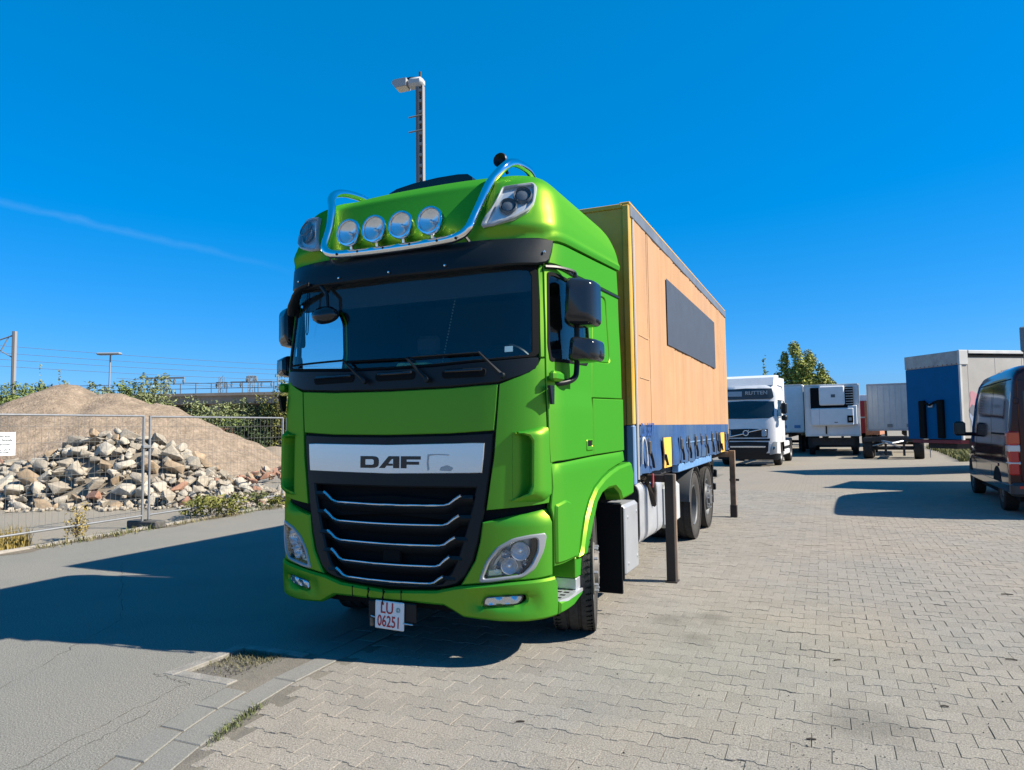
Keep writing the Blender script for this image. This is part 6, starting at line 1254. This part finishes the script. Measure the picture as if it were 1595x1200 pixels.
body = MB(); YS = [0, .03, .06, .12, .3, .7, 1.2, 1.8, 2.4, 3.0, 3.4, 3.7, 3.95, 4.2, 4.45, 4.7, 4.9, 5.1, 5.25, 5.4, 5.6, 5.75, 5.86, 5.92]; KS = [i*.5 for i in range(2*(len(PR)-1)+1)]; nk = len(KS)
for y in YS:
    row = [vs_pt(y, k, -1) for k in KS]+[vs_pt(y, k, 1) for k in reversed(KS[:-1])]; body.v += [tuple(q) for q in row]
nn = 2*nk-1
for j in range(len(YS)-1):
    for i in range(nn-1): a = j*nn+i; body.f.append((a, a+1, a+nn+1, a+nn)); body.mi.append(0)
body.f.append(tuple(range(nn))); body.mi.append(0); body.f.append(tuple((len(YS)-1)*nn+i for i in reversed(range(nn)))); body.mi.append(0)
body.obj('body', VP_, VAN, 28)
def vz(y, z):  # parameter of the side profile at height z
    lo, hi = 0., len(PR)-1.
    for _ in range(30):
        m_ = (lo+hi)/2
        if vs_pt(y, m_).z < z: lo = m_
        else: hi = m_
    return lo
def FVs(sd):
    def Fv(y, z): return tuple(vs_pt(y, vz(y, z), sd))
    def Nv(y, z): return (sd*1.0, 0, .12)
    return Surf(Fv, Nv)
for sd in (-1, 1):
    S6 = FVs(sd)
    def sp_(n, P, m, off=.004, th=.01, par=VAN, **k): return panel(n, P, m, par, off=off, th=th, S=S6, h=k.pop('h', .12), bev=.003, **k)
    sp_('door_window', roundpoly([(3.72, 1.52), (4.75, 1.45), (4.52, 1.95), (4.28, 2.22), (3.80, 2.25)], .06), DARKG)
    sp_('side_pane', roundpoly([(1.9, 1.52), (3.55, 1.52), (3.55, 2.2), (1.9, 2.2)], .08), VP_, .002)
    for y in (1.75, 3.62): sp_('door_seam', [(y, .62), (y+.012, .62), (y+.012, 2.35), (y, 2.35)], BLACKM, .002)
    sp_('slide_rail', [(.25, 1.44), (1.78, 1.44), (1.78, 1.475), (.25, 1.475)], BLACKM, .004)
    sp_('swage_line', [(.15, 2.43), (3.4, 2.43), (3.4, 2.455), (.15, 2.455)], BLACKM, .002)
    st = sp_('rub_strip', roundpoly([(.95, .84), (4.5, .84), (4.5, .90), (.95, .90)], .02), VP_, .014, .02)
    sp_('sill', [(.06, .43), (5.0, .43), (5.0, .56), (.06, .56)], VP_, .008)
    for yc in (1.12, 4.80):
        A = [(yc+.44*math.cos(t), .44+.40*math.sin(t)) for t in [i*math.pi/12 for i in range(13)]]; sp_('wheel_arch', A, BLACKM, .006, .01, VAN, h=.1)
        wx = sd*.84; w = MB().lathe(tyre(.36, .24, False), (0, 0, 0), 'x', 32).obj('wheel', RUBBER, VAN, 35, (sd*.82, yc, .36))
        MB().lathe([(.215, sd*.105), (.20, sd*.115), (.185, sd*.07), (.13, sd*.06), (.10, sd*.09), (.06, sd*.10), (0, sd*.10)], (0, 0, 0), 'x', 24).obj('rim', RIMG, w, 35)
        mb = MB()
        for q_ in range(8): a = q_*math.pi/4; mb.box((sd*.082, math.cos(a)*.155, math.sin(a)*.155), (.004, .034, .034), 0)
        mb.obj('rim_hole', BLACKM, w)
    # mirror
    m6 = MB().ex(sd*1.05, sd*1.29, 4.52, 4.66, 1.36, 1.70, .05).obj('mirror', BLACKP, VAN, 30); B('mirror_glass', DARKG, m6, sd*1.075, sd*1.265, 4.512, 4.518, 1.40, 1.66, 0); MB().tube([(sd*.93, 4.62, 1.40), (sd*1.12, 4.6, 1.40)], .05, 6).obj('mirror_foot', BLACKP, m6)
    # tail lamp wraps the corner, in bands
    tl = MB().ex(sd*.80, sd*.975, -.018, .20, .72, 1.52, .03).obj('tail_lamp', REDL, VAN, 30)
    for z0, z1, m_ in ((1.14, 1.27, mat('clear_lens', (.62, .60, .58), .2, coat=.5)), (.92, .97, mat('clear_lens', (.62, .60, .58), .2)), (1.275, 1.50, mat('orange_red_lens', (.55, .07, .02), .2, coat=.5))): B('lamp_band', m_, tl, sd*.79, sd*.985, -.026, .206, z0, z1, .02)
    dr = MB().ex(sd*.02, sd*.80, -.022, .0, .62, 2.42, .03).obj('rear_door', VP_, VAN, 30); B('rear_window', DARKG, dr, sd*.10, sd*.72, -.026, -.0225, 1.55, 2.22, 0)
    B('hinge', VP_, dr, sd*.79, sd*.86, -.04, .01, 2.0, 2.1, .01)
    B('bumper_reflector', REDL, VAN, sd*.55, sd*.85, -.115, -.108, .50, .55, 0)
MB().ex(-.98, .98, -.11, .25, .36, .60, .05).obj('rear_bumper', mat('van_bumper', (.03, .03, .033), .5), VAN, 30)
B('underbody', BLACKM, VAN, -.8, .8, .2, 5.6, .25, .45, 0)
# mark what is left over
for o in SC.objects:
    if o.type == 'MESH' and o.parent is None and not o.get('label') and not o.get('kind'): prop(o, kind='structure')
for t_, loc_ in ((RP, (RC.x, RC.y, 0)), (RP2, (-13.95, 14.1, 0)), (PIT, (-.97, -.31, 0)), (SB, (0, Y0, 0))): rebase(t_, loc_)
